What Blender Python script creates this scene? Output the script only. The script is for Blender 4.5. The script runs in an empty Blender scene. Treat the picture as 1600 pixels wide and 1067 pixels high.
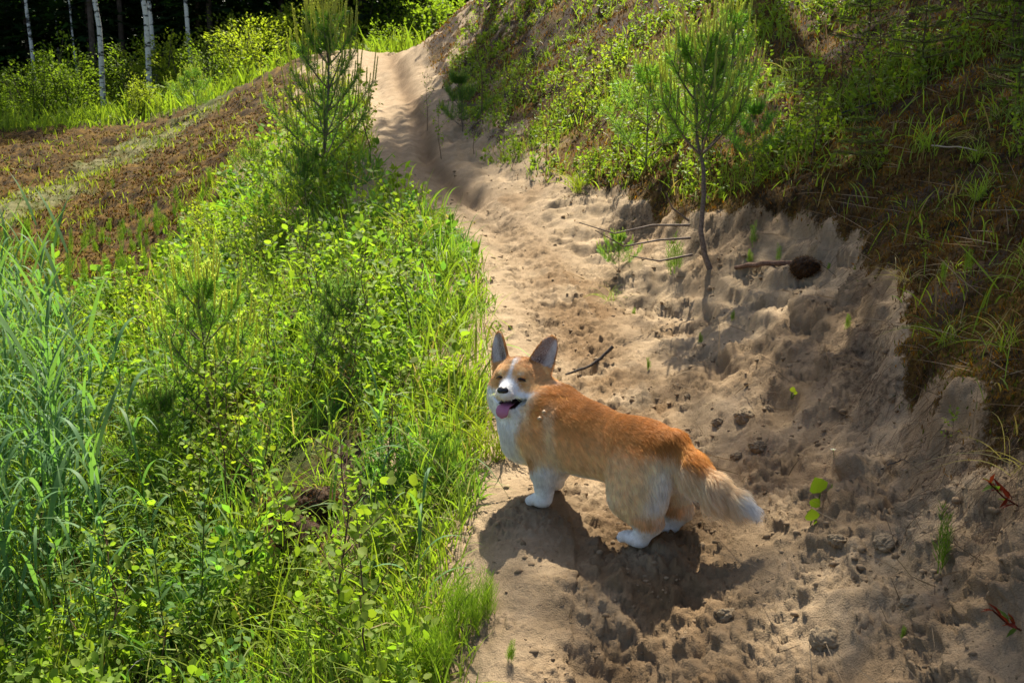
import bpy, math, random
import numpy as np
from mathutils import Vector, Matrix

# ------------------------------------------------------------------ camera, light, exposure
scene = bpy.context.scene
COL = scene.collection
FPX, PITCH, EYE = 1556.0, math.radians(10), np.array([0, 0, 1.4])
cam_data = bpy.data.cameras.new("camera")
cam = bpy.data.objects.new("camera", cam_data)
COL.objects.link(cam)
cam.location = tuple(EYE)
cam.rotation_euler = (math.radians(90) - PITCH, 0, 0)
cam_data.sensor_width = 36.0
cam_data.lens = 36.0 * FPX / 1600.0
cam_data.clip_start = 0.05
cam_data.clip_end = 1000
cam_data.dof.use_dof = True
cam_data.dof.focus_distance = 2.85
cam_data.dof.aperture_fstop = 14.0
scene.camera = cam

SUN_ELEV, SUN_AZ = math.radians(56), math.radians(4)      # azimuth measured from +Y towards +X
world = bpy.data.worlds.new("World")
scene.world = world
world.use_nodes = True
nt = world.node_tree
sky = nt.nodes.new("ShaderNodeTexSky")
sky.sky_type = 'NISHITA'
sky.sun_disc = False
sky.sun_elevation = SUN_ELEV
sky.sun_rotation = SUN_AZ
sky.air_density = 0.7
sky.dust_density = 2.0
sky.ozone_density = 0.3
nt.links.new(sky.outputs[0], nt.nodes["Background"].inputs[0])
nt.nodes["Background"].inputs[1].default_value = 0.08
sd = bpy.data.lights.new("sun", 'SUN')
sd.energy = 5.0
sd.angle = math.radians(0.53)
sd.color = (1.0, 0.93, 0.80)
sun = bpy.data.objects.new("sun", sd)
COL.objects.link(sun)
_d = Vector((math.sin(SUN_AZ) * math.cos(SUN_ELEV), math.cos(SUN_AZ) * math.cos(SUN_ELEV), math.sin(SUN_ELEV)))
sun.rotation_euler = _d.to_track_quat('Z', 'Y').to_euler()
scene.view_settings.view_transform = 'Standard'
scene.view_settings.look = 'None'
scene.view_settings.exposure = 1.4
scene.view_settings.gamma = 1.0
scene.cycles.max_bounces = 8
scene.cycles.diffuse_bounces = 5
scene.cycles.transparent_max_bounces = 8
scene.cycles.use_adaptive_sampling = False
scene.cycles.use_denoising = True
scene.cycles.sample_clamp_indirect = 4.0
scene.cycles.sample_clamp_direct = 12.0

# ------------------------------------------------------------------ helpers
rng = np.random.default_rng(11)
def ray(u, v):
    x = (u - 800) / FPX; y = (533.5 - v) / FPX
    return np.array([x, math.cos(PITCH) + math.sin(PITCH) * y, -math.sin(PITCH) + math.cos(PITCH) * y])
def unproj(u, v, Y):
    r = ray(u, v); return EYE + r * Y / r[1]
def proj(p):
    d = np.asarray(p) - EYE
    z = d[..., 1] * math.cos(PITCH) - d[..., 2] * math.sin(PITCH)
    y = d[..., 1] * math.sin(PITCH) + d[..., 2] * math.cos(PITCH)
    z = np.maximum(z, 1e-3)
    return 800 + FPX * d[..., 0] / z, 533.5 - FPX * y / z
def nrm(v):
    v = np.asarray(v, float)
    return v / np.maximum(np.linalg.norm(v, axis=-1, keepdims=True), 1e-9)
def smooth(a, b, x):
    t = np.clip((x - a) / (b - a), 0, 1); return t * t * (3 - 2 * t)

def _hash(ix, iy, iz, seed):
    h = (ix.astype(np.int64) * 374761393 + iy.astype(np.int64) * 668265263 + iz * 2147483647 % 4294967291 + seed * 974711) & 0xffffffff
    h = ((h ^ (h >> 13)) * 1274126177) & 0xffffffff
    h = ((h ^ (h >> 16)) * 2246822519) & 0xffffffff
    return (h ^ (h >> 15)) & 0xffffff
def vnoise(x, y, seed=0):
    ix = np.floor(x); iy = np.floor(y); fx = x - ix; fy = y - iy
    ix = ix.astype(np.int64); iy = iy.astype(np.int64)
    out = 0
    ux = fx * fx * fx * (fx * (fx * 6 - 15) + 10); uy = fy * fy * fy * (fy * (fy * 6 - 15) + 10)
    g = []
    for dx in (0, 1):
        for dy in (0, 1):
            a = _hash(ix + dx, iy + dy, 0, seed) * (2 * math.pi / 16777216.0)
            g.append(np.cos(a) * (fx - dx) + np.sin(a) * (fy - dy))
    a = g[0] * (1 - ux) + g[2] * ux; b = g[1] * (1 - ux) + g[3] * ux
    return (a * (1 - uy) + b * uy) * 1.5
def fbm(x, y, seed=0, octv=4, gain=0.5):
    s = 0; a = 1.0; n = 0
    for o in range(octv):
        s = s + a * vnoise(x * 2 ** o + 17.3 * o, y * 2 ** o - 9.1 * o, seed + o); n += a; a *= gain
    return s / n
def worley(x, y, seed=0):
    ix = np.floor(x).astype(np.int64); iy = np.floor(y).astype(np.int64)
    best = np.full(x.shape, 9.0); rid = np.zeros(x.shape)
    for dx in (-1, 0, 1):
        for dy in (-1, 0, 1):
            h = _hash(ix + dx, iy + dy, 0, seed); h2 = _hash(ix + dx, iy + dy, 7, seed + 5)
            px = ix + dx + h / 16777216.0; py = iy + dy + h2 / 16777216.0
            d = np.hypot(px - x, py - y)
            m = d < best
            best = np.where(m, d, best); rid = np.where(m, (h ^ h2) / 16777216.0, rid)
    return best, rid
def in_poly(u, v, poly):
    c = np.zeros(np.shape(u), bool); n = len(poly); j = n - 1
    for i in range(n):
        xi, yi = poly[i]; xj, yj = poly[j]
        if yi != yj:
            c ^= ((yi > v) != (yj > v)) & (u < (xj - xi) * (v - yi) / (yj - yi) + xi)
        j = i
    return c

def make_mesh(name, V, F, mat=None, parent=None, smooth_shade=True, attrs=None, quads=None):
    """V (n,3); F (m,3) triangles or (m,4) quads, numpy. One mesh object."""
    V = np.asarray(V, np.float32); F = np.asarray(F, np.int32)
    me = bpy.data.meshes.new(name)
    k = F.shape[1]
    me.vertices.add(len(V)); me.vertices.foreach_set("co", V.ravel())
    me.loops.add(F.size); me.loops.foreach_set("vertex_index", F.ravel())
    me.polygons.add(len(F)); me.polygons.foreach_set("loop_start", np.arange(0, F.size, k, dtype=np.int32))
    me.update(calc_edges=True)
    if smooth_shade:
        me.polygons.foreach_set("use_smooth", np.ones(len(F), bool))
    if attrs:
        for an, data in attrs.items():
            data = np.asarray(data, np.float32)
            if data.ndim == 2:
                a = me.attributes.new(an, 'FLOAT_COLOR', 'POINT')
                if data.shape[1] == 3: data = np.concatenate([data, np.ones((len(data), 1), np.float32)], 1)
                a.data.foreach_set("color", data.ravel())
            else:
                a = me.attributes.new(an, 'FLOAT', 'POINT'); a.data.foreach_set("value", data)
    if mat: me.materials.append(mat)
    o = bpy.data.objects.new(name, me); COL.objects.link(o)
    if parent: o.parent = parent
    return o
def tag(o, label=None, cat=None, group=None, kind=None):
    if label: o["label"] = label
    if cat: o["category"] = cat
    if group: o["group"] = group
    if kind: o["kind"] = kind
    return o
def empty(name, loc=(0, 0, 0), rz=0.0):
    o = bpy.data.objects.new(name, None); o.location = tuple(loc); o.rotation_euler = (0, 0, rz)
    o.empty_display_size = 0.1
    COL.objects.link(o); return o

class NB:
    """small shader-node builder"""
    def __init__(s, name):
        s.m = bpy.data.materials.new(name); s.m.use_nodes = True; s.t = s.m.node_tree
        for n in list(s.t.nodes): s.t.nodes.remove(n)
        s.out = s.t.nodes.new("ShaderNodeOutputMaterial")
    def n(s, typ, ins=None, **kw):
        nd = s.t.nodes.new(typ)
        for k, v in kw.items(): setattr(nd, k, v)
        for k, v in (ins or {}).items(): s.set(nd, k, v)
        return nd
    def set(s, nd, k, v):
        sock = nd.inputs[k]
        if isinstance(v, bpy.types.NodeSocket): s.t.links.new(v, sock)
        elif isinstance(v, bpy.types.Node): s.t.links.new(v.outputs[0], sock)
        else:
            if sock.type == 'RGBA' and len(v) == 3: v = (*v, 1)
            sock.default_value = v
    def attr(s, name, out="Color"):
        return s.n("ShaderNodeAttribute", attribute_name=name).outputs[out]
    def math(s, op, a, b=0.0, c=None, clamp=False):
        nd = s.n("ShaderNodeMath", {0: a, 1: b}, operation=op, use_clamp=clamp)
        if c is not None: s.set(nd, 2, c)
        return nd.outputs[0]
    def mix(s, f, a, b, blend='MIX'):
        nd = s.n("ShaderNodeMix", data_type='RGBA', blend_type=blend)
        s.set(nd, 0, f); s.set(nd, 6, a); s.set(nd, 7, b); return nd.outputs[2]
    def noise(s, scale, detail=4, rough=0.55, vec=None):
        nd = s.n("ShaderNodeTexNoise", {"Scale": scale, "Detail": detail, "Roughness": rough})
        s.set(nd, "Vector", vec if vec is not None else s.n("ShaderNodeTexCoord").outputs["Object"]); return nd.outputs[0]
    def ramp(s, f, stops):
        nd = s.n("ShaderNodeValToRGB", {0: f}); e = nd.color_ramp.elements
        while len(e) < len(stops): e.new(0.5)
        for i, (p, c) in enumerate(stops):
            e[i].position = p; e[i].color = (*c, 1) if len(c) == 3 else c
        return nd.outputs[0]
    def bump(s, h, strength, dist):
        return s.n("ShaderNodeBump", {"Height": h, "Strength": strength, "Distance": dist}).outputs[0]
    def finish(s, shader):
        s.t.links.new(shader if isinstance(shader, bpy.types.NodeSocket) else shader.outputs[0], s.out.inputs[0]); return s.m

def plain(name, col, rough=0.7, spec=0.3, var=0.15, scale=30.0):
    b = NB(name)
    c = b.mix(b.noise(scale), tuple(x * (1 - var) for x in col), tuple(min(1, x * (1 + var)) for x in col))
    return b.finish(b.n("ShaderNodeBsdfPrincipled", {"Base Color": c, "Roughness": rough, "Specular IOR Level": spec}))
def leaf_mat(name, trans=0.45, rough=0.6, spec=0.12, warm=(1.35, 1.5, 0.5)):
    """leaf: colour from the mesh, part of the light passes through it"""
    b = NB(name)
    c = b.attr("col")
    tc = b.mix(1.0, c, warm, 'MULTIPLY')
    p = b.n("ShaderNodeBsdfPrincipled", {"Base Color": c, "Roughness": rough, "Specular IOR Level": spec})
    t = b.n("ShaderNodeBsdfTranslucent", {"Color": tc})
    return b.finish(b.n("ShaderNodeMixShader", {0: trans, 1: p.outputs[0], 2: t.outputs[0]}))
# ------------------------------------------------------------------ the hillside
PATH_PX = [(985, 1500, 1.30), (975, 1250, 1.62), (965, 1067, 1.94), (960, 860, 2.44), (935, 785, 2.70), (925, 680, 3.12), (915, 600, 3.57), (870, 500, 4.3), (815, 400, 5.4), (755, 330, 6.6), (690, 290, 7.5), (655, 255, 8.4), (640, 200, 10.5), (618, 150, 13.6), (597, 104, 19.4), (600, 84, 23.0)]
PATH = np.array([unproj(*p) for p in PATH_PX])
PATHW = np.array([.30, .30, .30, .31, .31, .30, .27, .24, .20, .21, .24, .27, .34, .38, .45, .5])
CTRL = [tuple(p) for p in PATH[1:]]
CTRL += [(.079, 2.592, .486), (.304, 2.38, .462), (.392, 2.477, .466), (.005, 2.66, .486)]
for p in [
    # left bank falling away from the path
    (790, 1040, 1.98), (770, 880, 2.36), (765, 770, 2.72), (770, 640, 3.35), (800, 500, 4.25), (755, 400, 5.35), (690, 330, 6.6), (620, 280, 7.6), (595, 230, 9.4), (575, 160, 13.2),
    (640, 1000, 2.35), (620, 880, 2.75), (610, 760, 3.1), (600, 640, 3.7), (620, 520, 4.5), (640, 420, 5.5), (560, 330, 7.3), (520, 260, 9.2),
    (430, 1040, 2.6), (450, 830, 3.15), (430, 700, 3.8), (450, 560, 4.8), (480, 430, 6.2), (440, 330, 8.2), (470, 210, 12.0),
    (220, 1040, 2.95), (240, 830, 3.8), (250, 700, 4.5), (280, 580, 5.6), (300, 460, 7.6), (300, 360, 10.5),
    (0, 1060, 3.1), (0, 850, 4.0), (0, 700, 5.0), (20, 560, 6.8), (60, 480, 8.6), (0, 420, 10.5), (120, 400, 10.8),
    (200, 300, 14.0), (0, 330, 14.5), (400, 200, 15.5), (300, 220, 18), (100, 240, 20), (0, 222, 22), (240, 197, 23), (120, 200, 24), (350, 165, 21.0), (450, 115, 21.5), (545, 76, 23.0),
    # the hollow and wood behind the crest
    (100, 192, 30), (250, 180, 33), (380, 150, 36), (500, 130, 40), (650, 125, 42), (800, 100, 44),
    # right bank
    (1130, 1040, 1.852), (1130, 880, 2.216), (1120, 760, 2.581), (1080, 640, 3.201), (1040, 540, 3.891), (960, 430, 4.876), (880, 340, 6.107), (790, 290, 7.191), (730, 240, 8.668), (700, 190, 10.244), (665, 140, 13.396), (640, 96, 19.109),
    (1300, 1040, 1.718), (1320, 860, 1.978), (1300, 700, 2.461), (1250, 600, 2.895), (1170, 500, 3.619), (1105, 425, 4.391), (1020, 340, 5.500), (930, 280, 6.562), (850, 230, 7.913),
    (1480, 1040, 1.512), (1500, 860, 1.720), (1480, 700, 2.079), (1420, 580, 2.599), (1380, 470, 3.071), (1300, 380, 3.827), (1200, 300, 4.678), (1100, 230, 5.670),
    (1600, 1040, 1.391), (1600, 850, 1.579), (1600, 700, 1.833), (1600, 560, 2.209), (1600, 420, 2.632), (1600, 280, 3.290), (1600, 140, 4.230), (1600, 0, 5.264), (1600, -160, 6.768),
    (1400, 300, 3.840), (1400, 150, 4.992), (1400, 0, 6.336), (1200, 150, 6.144), (1200, 0, 7.872), (1000, 200, 6.912), (1000, 100, 8.448), (1000, 0, 10.368), (1000, -120, 12.960),
    (900, 200, 8.134), (850, 120, 9.996), (850, 0, 12.936), (760, 150, 10.976), (740, 60, 14.308), (745, 0, 16.660), (700, 40, 18.130), (690, 90, 15.288), (1300, -150, 9.310),
]: CTRL.append(tuple(unproj(*p)))
CTRL += [(4.2, 2.6, 2.9), (2.9, 1.2, 2.1), (7, 6, 4.6), (12, 12, 8.0), (20, 24, 13), (-4.5, 2.2, -.3), (-1.8, .6, -.2), (-7, 6, .1), (-14, 12, .5), (-30, 24, 1.6),
         (2, 0, 1.3), (0.3, 0.2, .06), (-.8, 0, -.1), (0, 32, 4.4), (6, 30, 9.0), (5, 46, 9.5), (-40, 50, 3.4), (-15, 50, 3.9), (10, 52, 8), (-30, 75, 16), (0, 75, 18), (30, 60, 20), (-60, 75, 15), (-80, 150, 42), (0, 150, 45), (80, 150, 55)]
CTRL = np.array(CTRL)
def _st(x, y):
    yy = np.maximum(y, -1.2) + 1.8
    return np.log(yy) * 1.3, x / yy * 1.6
_cs, _ct = _st(CTRL[:, 0], CTRL[:, 1])
def _U(r2): return 0.5 * r2 * np.log(r2 + 1e-12)
_n = len(CTRL)
_K = _U((_cs[:, None] - _cs) ** 2 + (_ct[:, None] - _ct) ** 2) + np.eye(_n) * 2e-4
_Pm = np.stack([np.ones(_n), _cs, _ct], 1)
# heights are fitted after division by distance, so the fit is as tight near as far
_dist = CTRL[:, 1].clip(-1) + 1.8
_w = np.linalg.solve(np.block([[_K, _Pm], [_Pm.T, np.zeros((3, 3))]]), np.concatenate([CTRL[:, 2] / _dist, np.zeros(3)]))
def base_h(x, y):
    s, t = _st(x, y); out = _w[_n] + _w[_n + 1] * s + _w[_n + 2] * t
    for i in range(_n): out = out + _w[i] * _U((s - _cs[i]) ** 2 + (t - _ct[i]) ** 2)
    return out * (np.maximum(y, -1) + 1.8)
def poly_sd(x, y, pts):
    """signed distance to a polyline in plan (positive to its right) and the parameter along it"""
    best = np.full(np.shape(x), 1e9); sg = np.zeros(np.shape(x)); par = np.zeros(np.shape(x))
    for i in range(len(pts) - 1):
        ax, ay = pts[i][:2]; bx, by = pts[i + 1][:2]; dx, dy = bx - ax, by - ay
        L2 = dx * dx + dy * dy
        t0 = ((x - ax) * dx + (y - ay) * dy) / L2
        t = np.clip(t0, 0, 1); d = np.hypot(x - ax - t * dx, y - ay - t * dy)
        m = d < best
        best = np.where(m, d, best); sg = np.where(m, np.sign((x - ax) * dy - (y - ay) * dx), sg); par = np.where(m, i + t, par)
    return best * sg, par
SCARP = np.array([unproj(p[0], p[1], p[2] * .945) for p in [(1640, 770, 1.78), (1545, 700, 2.0), (1465, 615, 2.42), (1392, 540, 2.8), (1375, 440, 3.3), (1330, 360, 3.95), (1240, 335, 4.5), (1110, 320, 5.05), (1010, 300, 5.9), (900, 262, 7.1)]])
def fields(x, y):
    """plan fields: signed path offset, its half width, scarp offset"""
    sd, par = poly_sd(x, y, PATH)
    hw = np.interp(par, np.arange(len(PATHW)), PATHW)
    sc, sp = poly_sd(x, y, SCARP)
    return sd, hw, sc, sp
def moss_field(x, y, sd, hw, sc):
    """0 sand .. 1 moss"""
    n = fbm(x * 1.1, y * 1.1, 21, 4); n2 = fbm(x * 5, y * 5, 25, 3)
    right = smooth(-.02, .08, sc + .09 * n2 + .03 * n) * (sd > 0)      # above the scarp line, up the bank
    far = smooth(5.0, 7.5, y) * (sd > 0) * smooth(.25, .9, sd - hw + .5 * n - .035 * np.clip(y - 8, 0, 9))
    right = np.maximum(right * smooth(9.5, 6.0, y), far * smooth(16, 11, y + 3 * n))
    # the brown shoulder on the left, from the crest down to the hollow
    lx = -sd - hw
    left = (sd < 0) * smooth(6.5, 9.5, y + 1.2 * n - .25 * x) * smooth(.45, 1.3, lx - .9 * smooth(16, 9, y) + 1.1 * n)
    strip = smooth(.9, .2, np.abs(x + 7.3 - (y - 14) * .08 + 1.2 * n) - .1) * smooth(24, 22, y) * smooth(-.4, .1, n2)
    left = left * (1 - .6 * strip) * smooth(26, 24, y)
    litter = (sd < 0) * smooth(.2, .6, lx + .3 * n) * smooth(7, 5, y) * .75
    dn = (sd > 0) * smooth(9, 11, y) * smooth(.05, .35, sd - hw) * smooth(-.30, .05, fbm(x * 2.2 + y * 1.5, y * 2.0 - x * 1.8, 29, 4)) * .95
    return np.clip(np.maximum(np.maximum(np.maximum(right, left), litter), dn), 0, 1)
def height(x, y, fine=True, ret=False):
    x = np.asarray(x, float); y = np.asarray(y, float)
    z = base_h(x, y)
    sd, hw, sc, sp = fields(x, y)
    ms = moss_field(x, y, sd, hw, sc)
    # ledge: the turf edge stands proud of the washed-out sand below it
    amp = np.interp(sp, np.arange(len(SCARP)), [.07, .10, .14, .15, .11, .09, .11, .09, .06, .02])
    wob = sc + .16 * fbm(x * 2.2, y * 2.2, 33, 4)
    z = z + amp * (smooth(-.07, .06, wob) - .5) * np.exp(-np.abs(wob) / .45) * (sd > -.1)
    ad = np.abs(sd)
    # trodden trough of the track
    z = z - .05 * np.exp(-(sd / (hw * .55)) ** 2) * smooth(-.5, .8, y) * smooth(.25, .45, np.hypot(x - .2, y - 2.5))
    z = z - (.06 * np.exp(-((sd - .35 * hw) / (.28 * hw)) ** 2) + .03 * np.exp(-((sd + .45 * hw) / (.22 * hw)) ** 2)) * smooth(5.5, 8, y) * (1 + .8 * vnoise(x * 2, y * 2, 52))
    z = z + .10 * fbm(x * .9, y * .9, 3, 3) * smooth(hw * .8, hw * 1.8, ad) * smooth(1, 5, y)
    # small terraces and slumps on the sandy bank
    bank = smooth(.9, 1.5, sd / hw) * (1 - ms) * smooth(12, 7, y)
    z = z + bank * (.055 * np.abs(fbm(x * 2.6 + 5, y * 2.6, 41, 3)) + .03 * fbm(x * 7, y * 7, 44, 2))
    # slumped shelves of the washed bank
    q = z * 11 + .9 * fbm(x * 1.6, y * 1.6, 45, 3); fr = q - np.floor(q); st = (np.floor(q) + smooth(.45, 1.0, fr) - q) / 11
    z = z + st * .75 * smooth(1.2, 1.8, sd / hw) * (1 - ms) * smooth(9, 6, y) * smooth(-.25, .1, fbm(x * 2.1, y * 2.1, 46, 3)) * (sd > 0)
    dune = (sd > 0) * smooth(7, 10, y) * smooth(.9, 1.4, sd / hw)
    z = z + dune * (.09 * vnoise(x * 1.7 + y * .9, y * 1.3 - x * 1.5, 47) + .05 * vnoise(x * 4.2 + y * 2, y * 2.6 - x * 4, 48) + .05 * fbm(x * 9 + y * 4, y * 5 - x * 8, 51, 4)) * (1 - ms)
    far = (sd < 0) * smooth(8, 12, y)
    z = z + far * ms * (.16 * fbm(x * 2.2 + y, y * 2.2, 49, 4) + .10 * np.abs(fbm(x * 6, y * 6, 50, 3)))
    if fine:
        z = z + (.022 * fbm(x * 12, y * 12, 90, 4) + .02 * fbm(x * 4, y * 4, 93, 3)) * smooth(5, 9, y) * smooth(30, 20, y) * (1 - .5 * ms)
        X0, Y0 = x, y; zc = base_h(x, y)
        x = X0 + .9 * zc; y = Y0 + .55 * zc              # finer relief is laid along the slope, not straight down
        near = smooth(9, 5, Y0)
        qx = x + .012 * vnoise(x * 40, y * 40, 71); qy = y + .012 * vnoise(x * 40, y * 40, 72)
        churn = np.exp(-((sd - .05) / (hw * .62)) ** 2)                 # the hoof- and tyre-churned middle
        patch = smooth(-.05, .22, fbm(x * 4.5, y * 4.5, 75, 3))
        ridge = smooth(1.0, 1.7, sd / hw) * smooth(4.2, 2.4, sd / hw) * smooth(-.05, .2, fbm(x * 3.0, y * 3.0 + 9, 77, 3))
        rough = np.clip(np.maximum(churn * .85 + .2 * patch, ridge * .8 * smooth(-.15, .25, fbm(x * 1.7, y * 1.7, 79, 3))) * (1 - ms), 0, 1.2)
        flat = 1.0 - .75 * smooth(.13, .06, np.abs(sd + .14)) * smooth(3.0, 2.6, Y0)
        rough = rough * flat
        w1, r1 = worley(qx * 16, qy * 16, 81); w2, r2 = worley(qx * 38, qy * 38, 82); w3, r3 = worley(qx * 85, qy * 85, 83)
        dome = lambda w, r, th: np.where(r > th, np.sqrt(np.clip(1 - (w / .52) ** 2, 0, 1)), 0)
        cl = .017 * dome(w1, r1, .55) * smooth(.1, .5, rough) + .0105 * dome(w2, r2, .35) * smooth(.02, .35, rough + .1 * patch) + .0055 * dome(w3, r3, .35) * smooth(0, .2, rough + .15 * patch)
        z = z + near * (cl * (1 - ms) + .030 * ridge * fbm(x * 9, y * 9, 84, 3) * (1 - ms))
        z = z + near * (.006 * fbm(x * 22, y * 22, 85, 4) + .0022 * vnoise(x * 120, y * 120, 86)) * (1 - .4 * ms)
        z = z + near * ms * (.028 * np.abs(fbm(x * 8, y * 8, 87, 3)) + .010 * fbm(x * 45, y * 45, 88, 2))
        bk = smooth(.8, 1.5, sd / hw) * (1 - ms) * near
        w4, r4 = worley(qx * 26 + 3, qy * 26, 91); z = z + bk * (.014 * fbm(x * 12, y * 12, 94, 5, .6) + .006 * dome(w4, r4, .6) * smooth(.0, .3, fbm(x * 6, y * 6, 95, 2)) + .003 * dome(w2, r2, .5))
        # hoof holes in the churned middle
        wh, rh = worley(x * 5.5 + 3, y * 5.5, 89)
        z = z - near * .028 * smooth(.36, .06, wh) * (rh > .45) * churn * smooth(.3, .45, np.hypot(X0 - .2, Y0 - 2.55))
        x, y = X0, Y0
        if ret: return z, sd, hw, sc, ms, rough
    if ret: return z, sd, hw, sc, ms, None
    return z

def sand_material():
    b = NB("sandy ground")
    tc = b.n("ShaderNodeTexCoord").outputs["Object"]
    moss = b.attr("moss", "Fac"); damp = b.attr("damp", "Fac"); far = b.attr("grassy", "Fac")
    n1 = b.noise(1.3, 5, .6, tc); n2 = b.noise(9, 5, .65, tc); n3 = b.noise(60, 4, .7, tc); n4 = b.noise(260, 3, .7, tc)
    sand = b.mix(b.n("ShaderNodeMapRange", {0: n2, 1: .35, 2: .7}).outputs[0], (.275, .200, .115), (.39, .290, .178))
    sand = b.mix(b.math('MULTIPLY', b.n("ShaderNodeMapRange", {0: n3, 1: .42, 2: .75}).outputs[0], .5), sand, (.24, .165, .10))
    sand = b.mix(damp, sand, b.mix(n3, (.115, .068, .030), (.22, .135, .065)))
    sand = b.mix(b.n("ShaderNodeMapRange", {0: n4, 1: .62, 2: .75}).outputs[0], sand, (.12, .085, .055))
    mcol = b.ramp(b.math('ADD', b.math('ADD', b.math('MULTIPLY', n2, .55), b.math('MULTIPLY', n3, .5)), b.math('MULTIPLY', b.math('SUBTRACT', n1, .5), .4)), [(.34, (.007, .005, .002)), (.45, (.026, .015, .004)), (.53, (.068, .037, .007)), (.61, (.125, .070, .010)), (.70, (.15, .10, .013)), (.80, (.10, .11, .02))])
    thr = b.math('ADD', b.math('MULTIPLY', b.math('SUBTRACT', n3, .5), 1.2), moss)
    mm = b.n("ShaderNodeMapRange", {0: thr, 1: .35, 2: .62}).outputs[0]
    c = b.mix(mm, sand, mcol)
    gcol = b.mix(n2, (.035, .06, .012), (.09, .12, .03))
    c = b.mix(far, c, gcol)
    sl = b.attr('soil', 'Fac'); c = b.mix(b.n('ShaderNodeMapRange', {0: b.math('ADD', b.math('MULTIPLY', b.math('SUBTRACT', n3, .5), 1.4), sl), 1: .3, 2: .75}).outputs[0], c, b.mix(n4, (.02, .013, .009), (.075, .048, .028)))
    hgt = b.math('ADD', b.math('MULTIPLY', n3, .6), b.math('MULTIPLY', n4, .4))
    bp = b.bump(hgt, .9, .012)
    return b.finish(b.n("ShaderNodeBsdfPrincipled", {"Base Color": c, "Roughness": .95, "Specular IOR Level": .12, "Normal": bp}))

def build_terrain():
    # fan of rows from behind the camera's feet, finer near the path
    ys = [.2]
    while ys[-1] < 170:
        y = ys[-1]; r = .0042 if y < 1.5 else (.0030 if y < 7 else (.0055 if y < 26 else .03))
        ys.append(y + (y + .9) * r * (.85 if y < 7 else 1))
    ys = np.array(ys); ncol = 1000
    t = np.linspace(-1, 1, ncol); t = np.where(np.abs(t) < .8, t / .8 * .66, np.sign(t) * (.66 + (np.abs(t) - .8) / .2 * .9))
    Yg, Tg = np.meshgrid(ys, t, indexing='ij')
    Xg = Tg * (Yg + .35)
    x = Xg.ravel(); y = Yg.ravel()
    z, sd, hw, sc, ms, rough = height(x, y, True, True)
    zc = height(x, y, False); f = z - zc
    # the finer relief stands off the slope along its normal
    Zc = zc.reshape(Xg.shape); Pc = np.stack([Xg, Yg, Zc], -1)
    n = np.cross(np.gradient(Pc, axis=1), np.gradient(Pc, axis=0)); n = nrm(n); n *= np.sign(n[..., 2:3]); n = n.reshape(-1, 3)
    V = np.stack([x, y, zc], 1) + n * f[:, None]
    idx = np.arange(len(x)).reshape(Xg.shape)
    F = np.stack([idx[:-1, :-1], idx[:-1, 1:], idx[1:, 1:], idx[1:, :-1]], -1).reshape(-1, 4)
    damp = np.exp(-((sd - .10) / (hw * .75)) ** 2) * smooth(-.35, .15, fbm(x * 2.2, y * 2.2, 61, 3) + .10) * .9
    damp = np.maximum(damp * (1 - .6 * smooth(4.5, 6.5, y)), .75 * np.exp(-((sd - .45 * hw) / (hw * .35)) ** 2) * smooth(6, 8, y)) + .5 * (sd > hw * .8) * smooth(-.1, .3, fbm(x * 1.7, y * 1.7, 63, 3)) * (y < 7)
    u, v = proj(V)
    grassy = smooth(23.5, 26, y) * .9
    nl = fbm(x * 2.4, y * 2.4, 67, 4); scw = sc + .16 * fbm(x * 2.2, y * 2.2, 33, 4)
    soil = (sd > 0) * (y < 9) * (smooth(-.26, -.05, scw + .12 * nl) * smooth(.06, -.02, scw)) * .45 * smooth(-.1, .3, nl) + (sd > hw) * smooth(.12, .4, nl) * smooth(.0, .15, sc) * .7 * (y < 24)
    soil = np.clip(soil + (sd < -hw) * smooth(.0, .35, nl) * (y < 7) * smooth(.1, .3, -sd - hw) + .8 * (sd > 0) * smooth(8, 10, y) * smooth(.0, .3, sd - hw) * smooth(-.1, .2, fbm(x * 3.5 + y * 2, y * 3 - x * 2.5, 68, 4)), 0, 1)
    strip = smooth(1.0, .2, np.abs(x + 7.3 - (y - 14) * .08 + 1.2 * fbm(x * 1.1, y * 1.1, 21, 4))) * (y > 9) * (y < 24)
    grassy = np.maximum(grassy, strip * .65)
    grassy = np.maximum(grassy, .7 * (sd < -hw) * smooth(8, 6, y) * smooth(-.1, .3, fbm(x * 2, y * 2, 66, 3)) * smooth(.3, .9, -sd - hw))
    mat = sand_material()
    onp = (np.abs(sd) < hw * 1.05)
    fp = onp[F].sum(1) >= 2
    def part(name, mask):
        Fm = F[mask]; used = np.unique(Fm); re = np.full(len(V), -1, np.int64); re[used] = np.arange(len(used))
        return make_mesh(name, V[used], re[Fm], mat, attrs={"moss": ms[used], "damp": damp[used], "grassy": grassy[used], "soil": soil[used]})
    p = part("path", fp & (F[:, 0] >= 0) & (y[F[:, 0]] < 24)); h = part("hillside", ~(fp & (y[F[:, 0]] < 24)))
    for o in (p, h): o["kind"] = "structure"
    # what the planting needs to know about the ground
    cell = np.gradient(ys)[:, None] * np.gradient(t)[None, :] * (Yg + .35)
    return dict(V=V, u=u, v=v, sd=sd, hw=hw, sc=sc, ms=ms, cell=np.abs(cell).ravel(), dist=np.linalg.norm(V - EYE, axis=1))
TERR = build_terrain()
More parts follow.
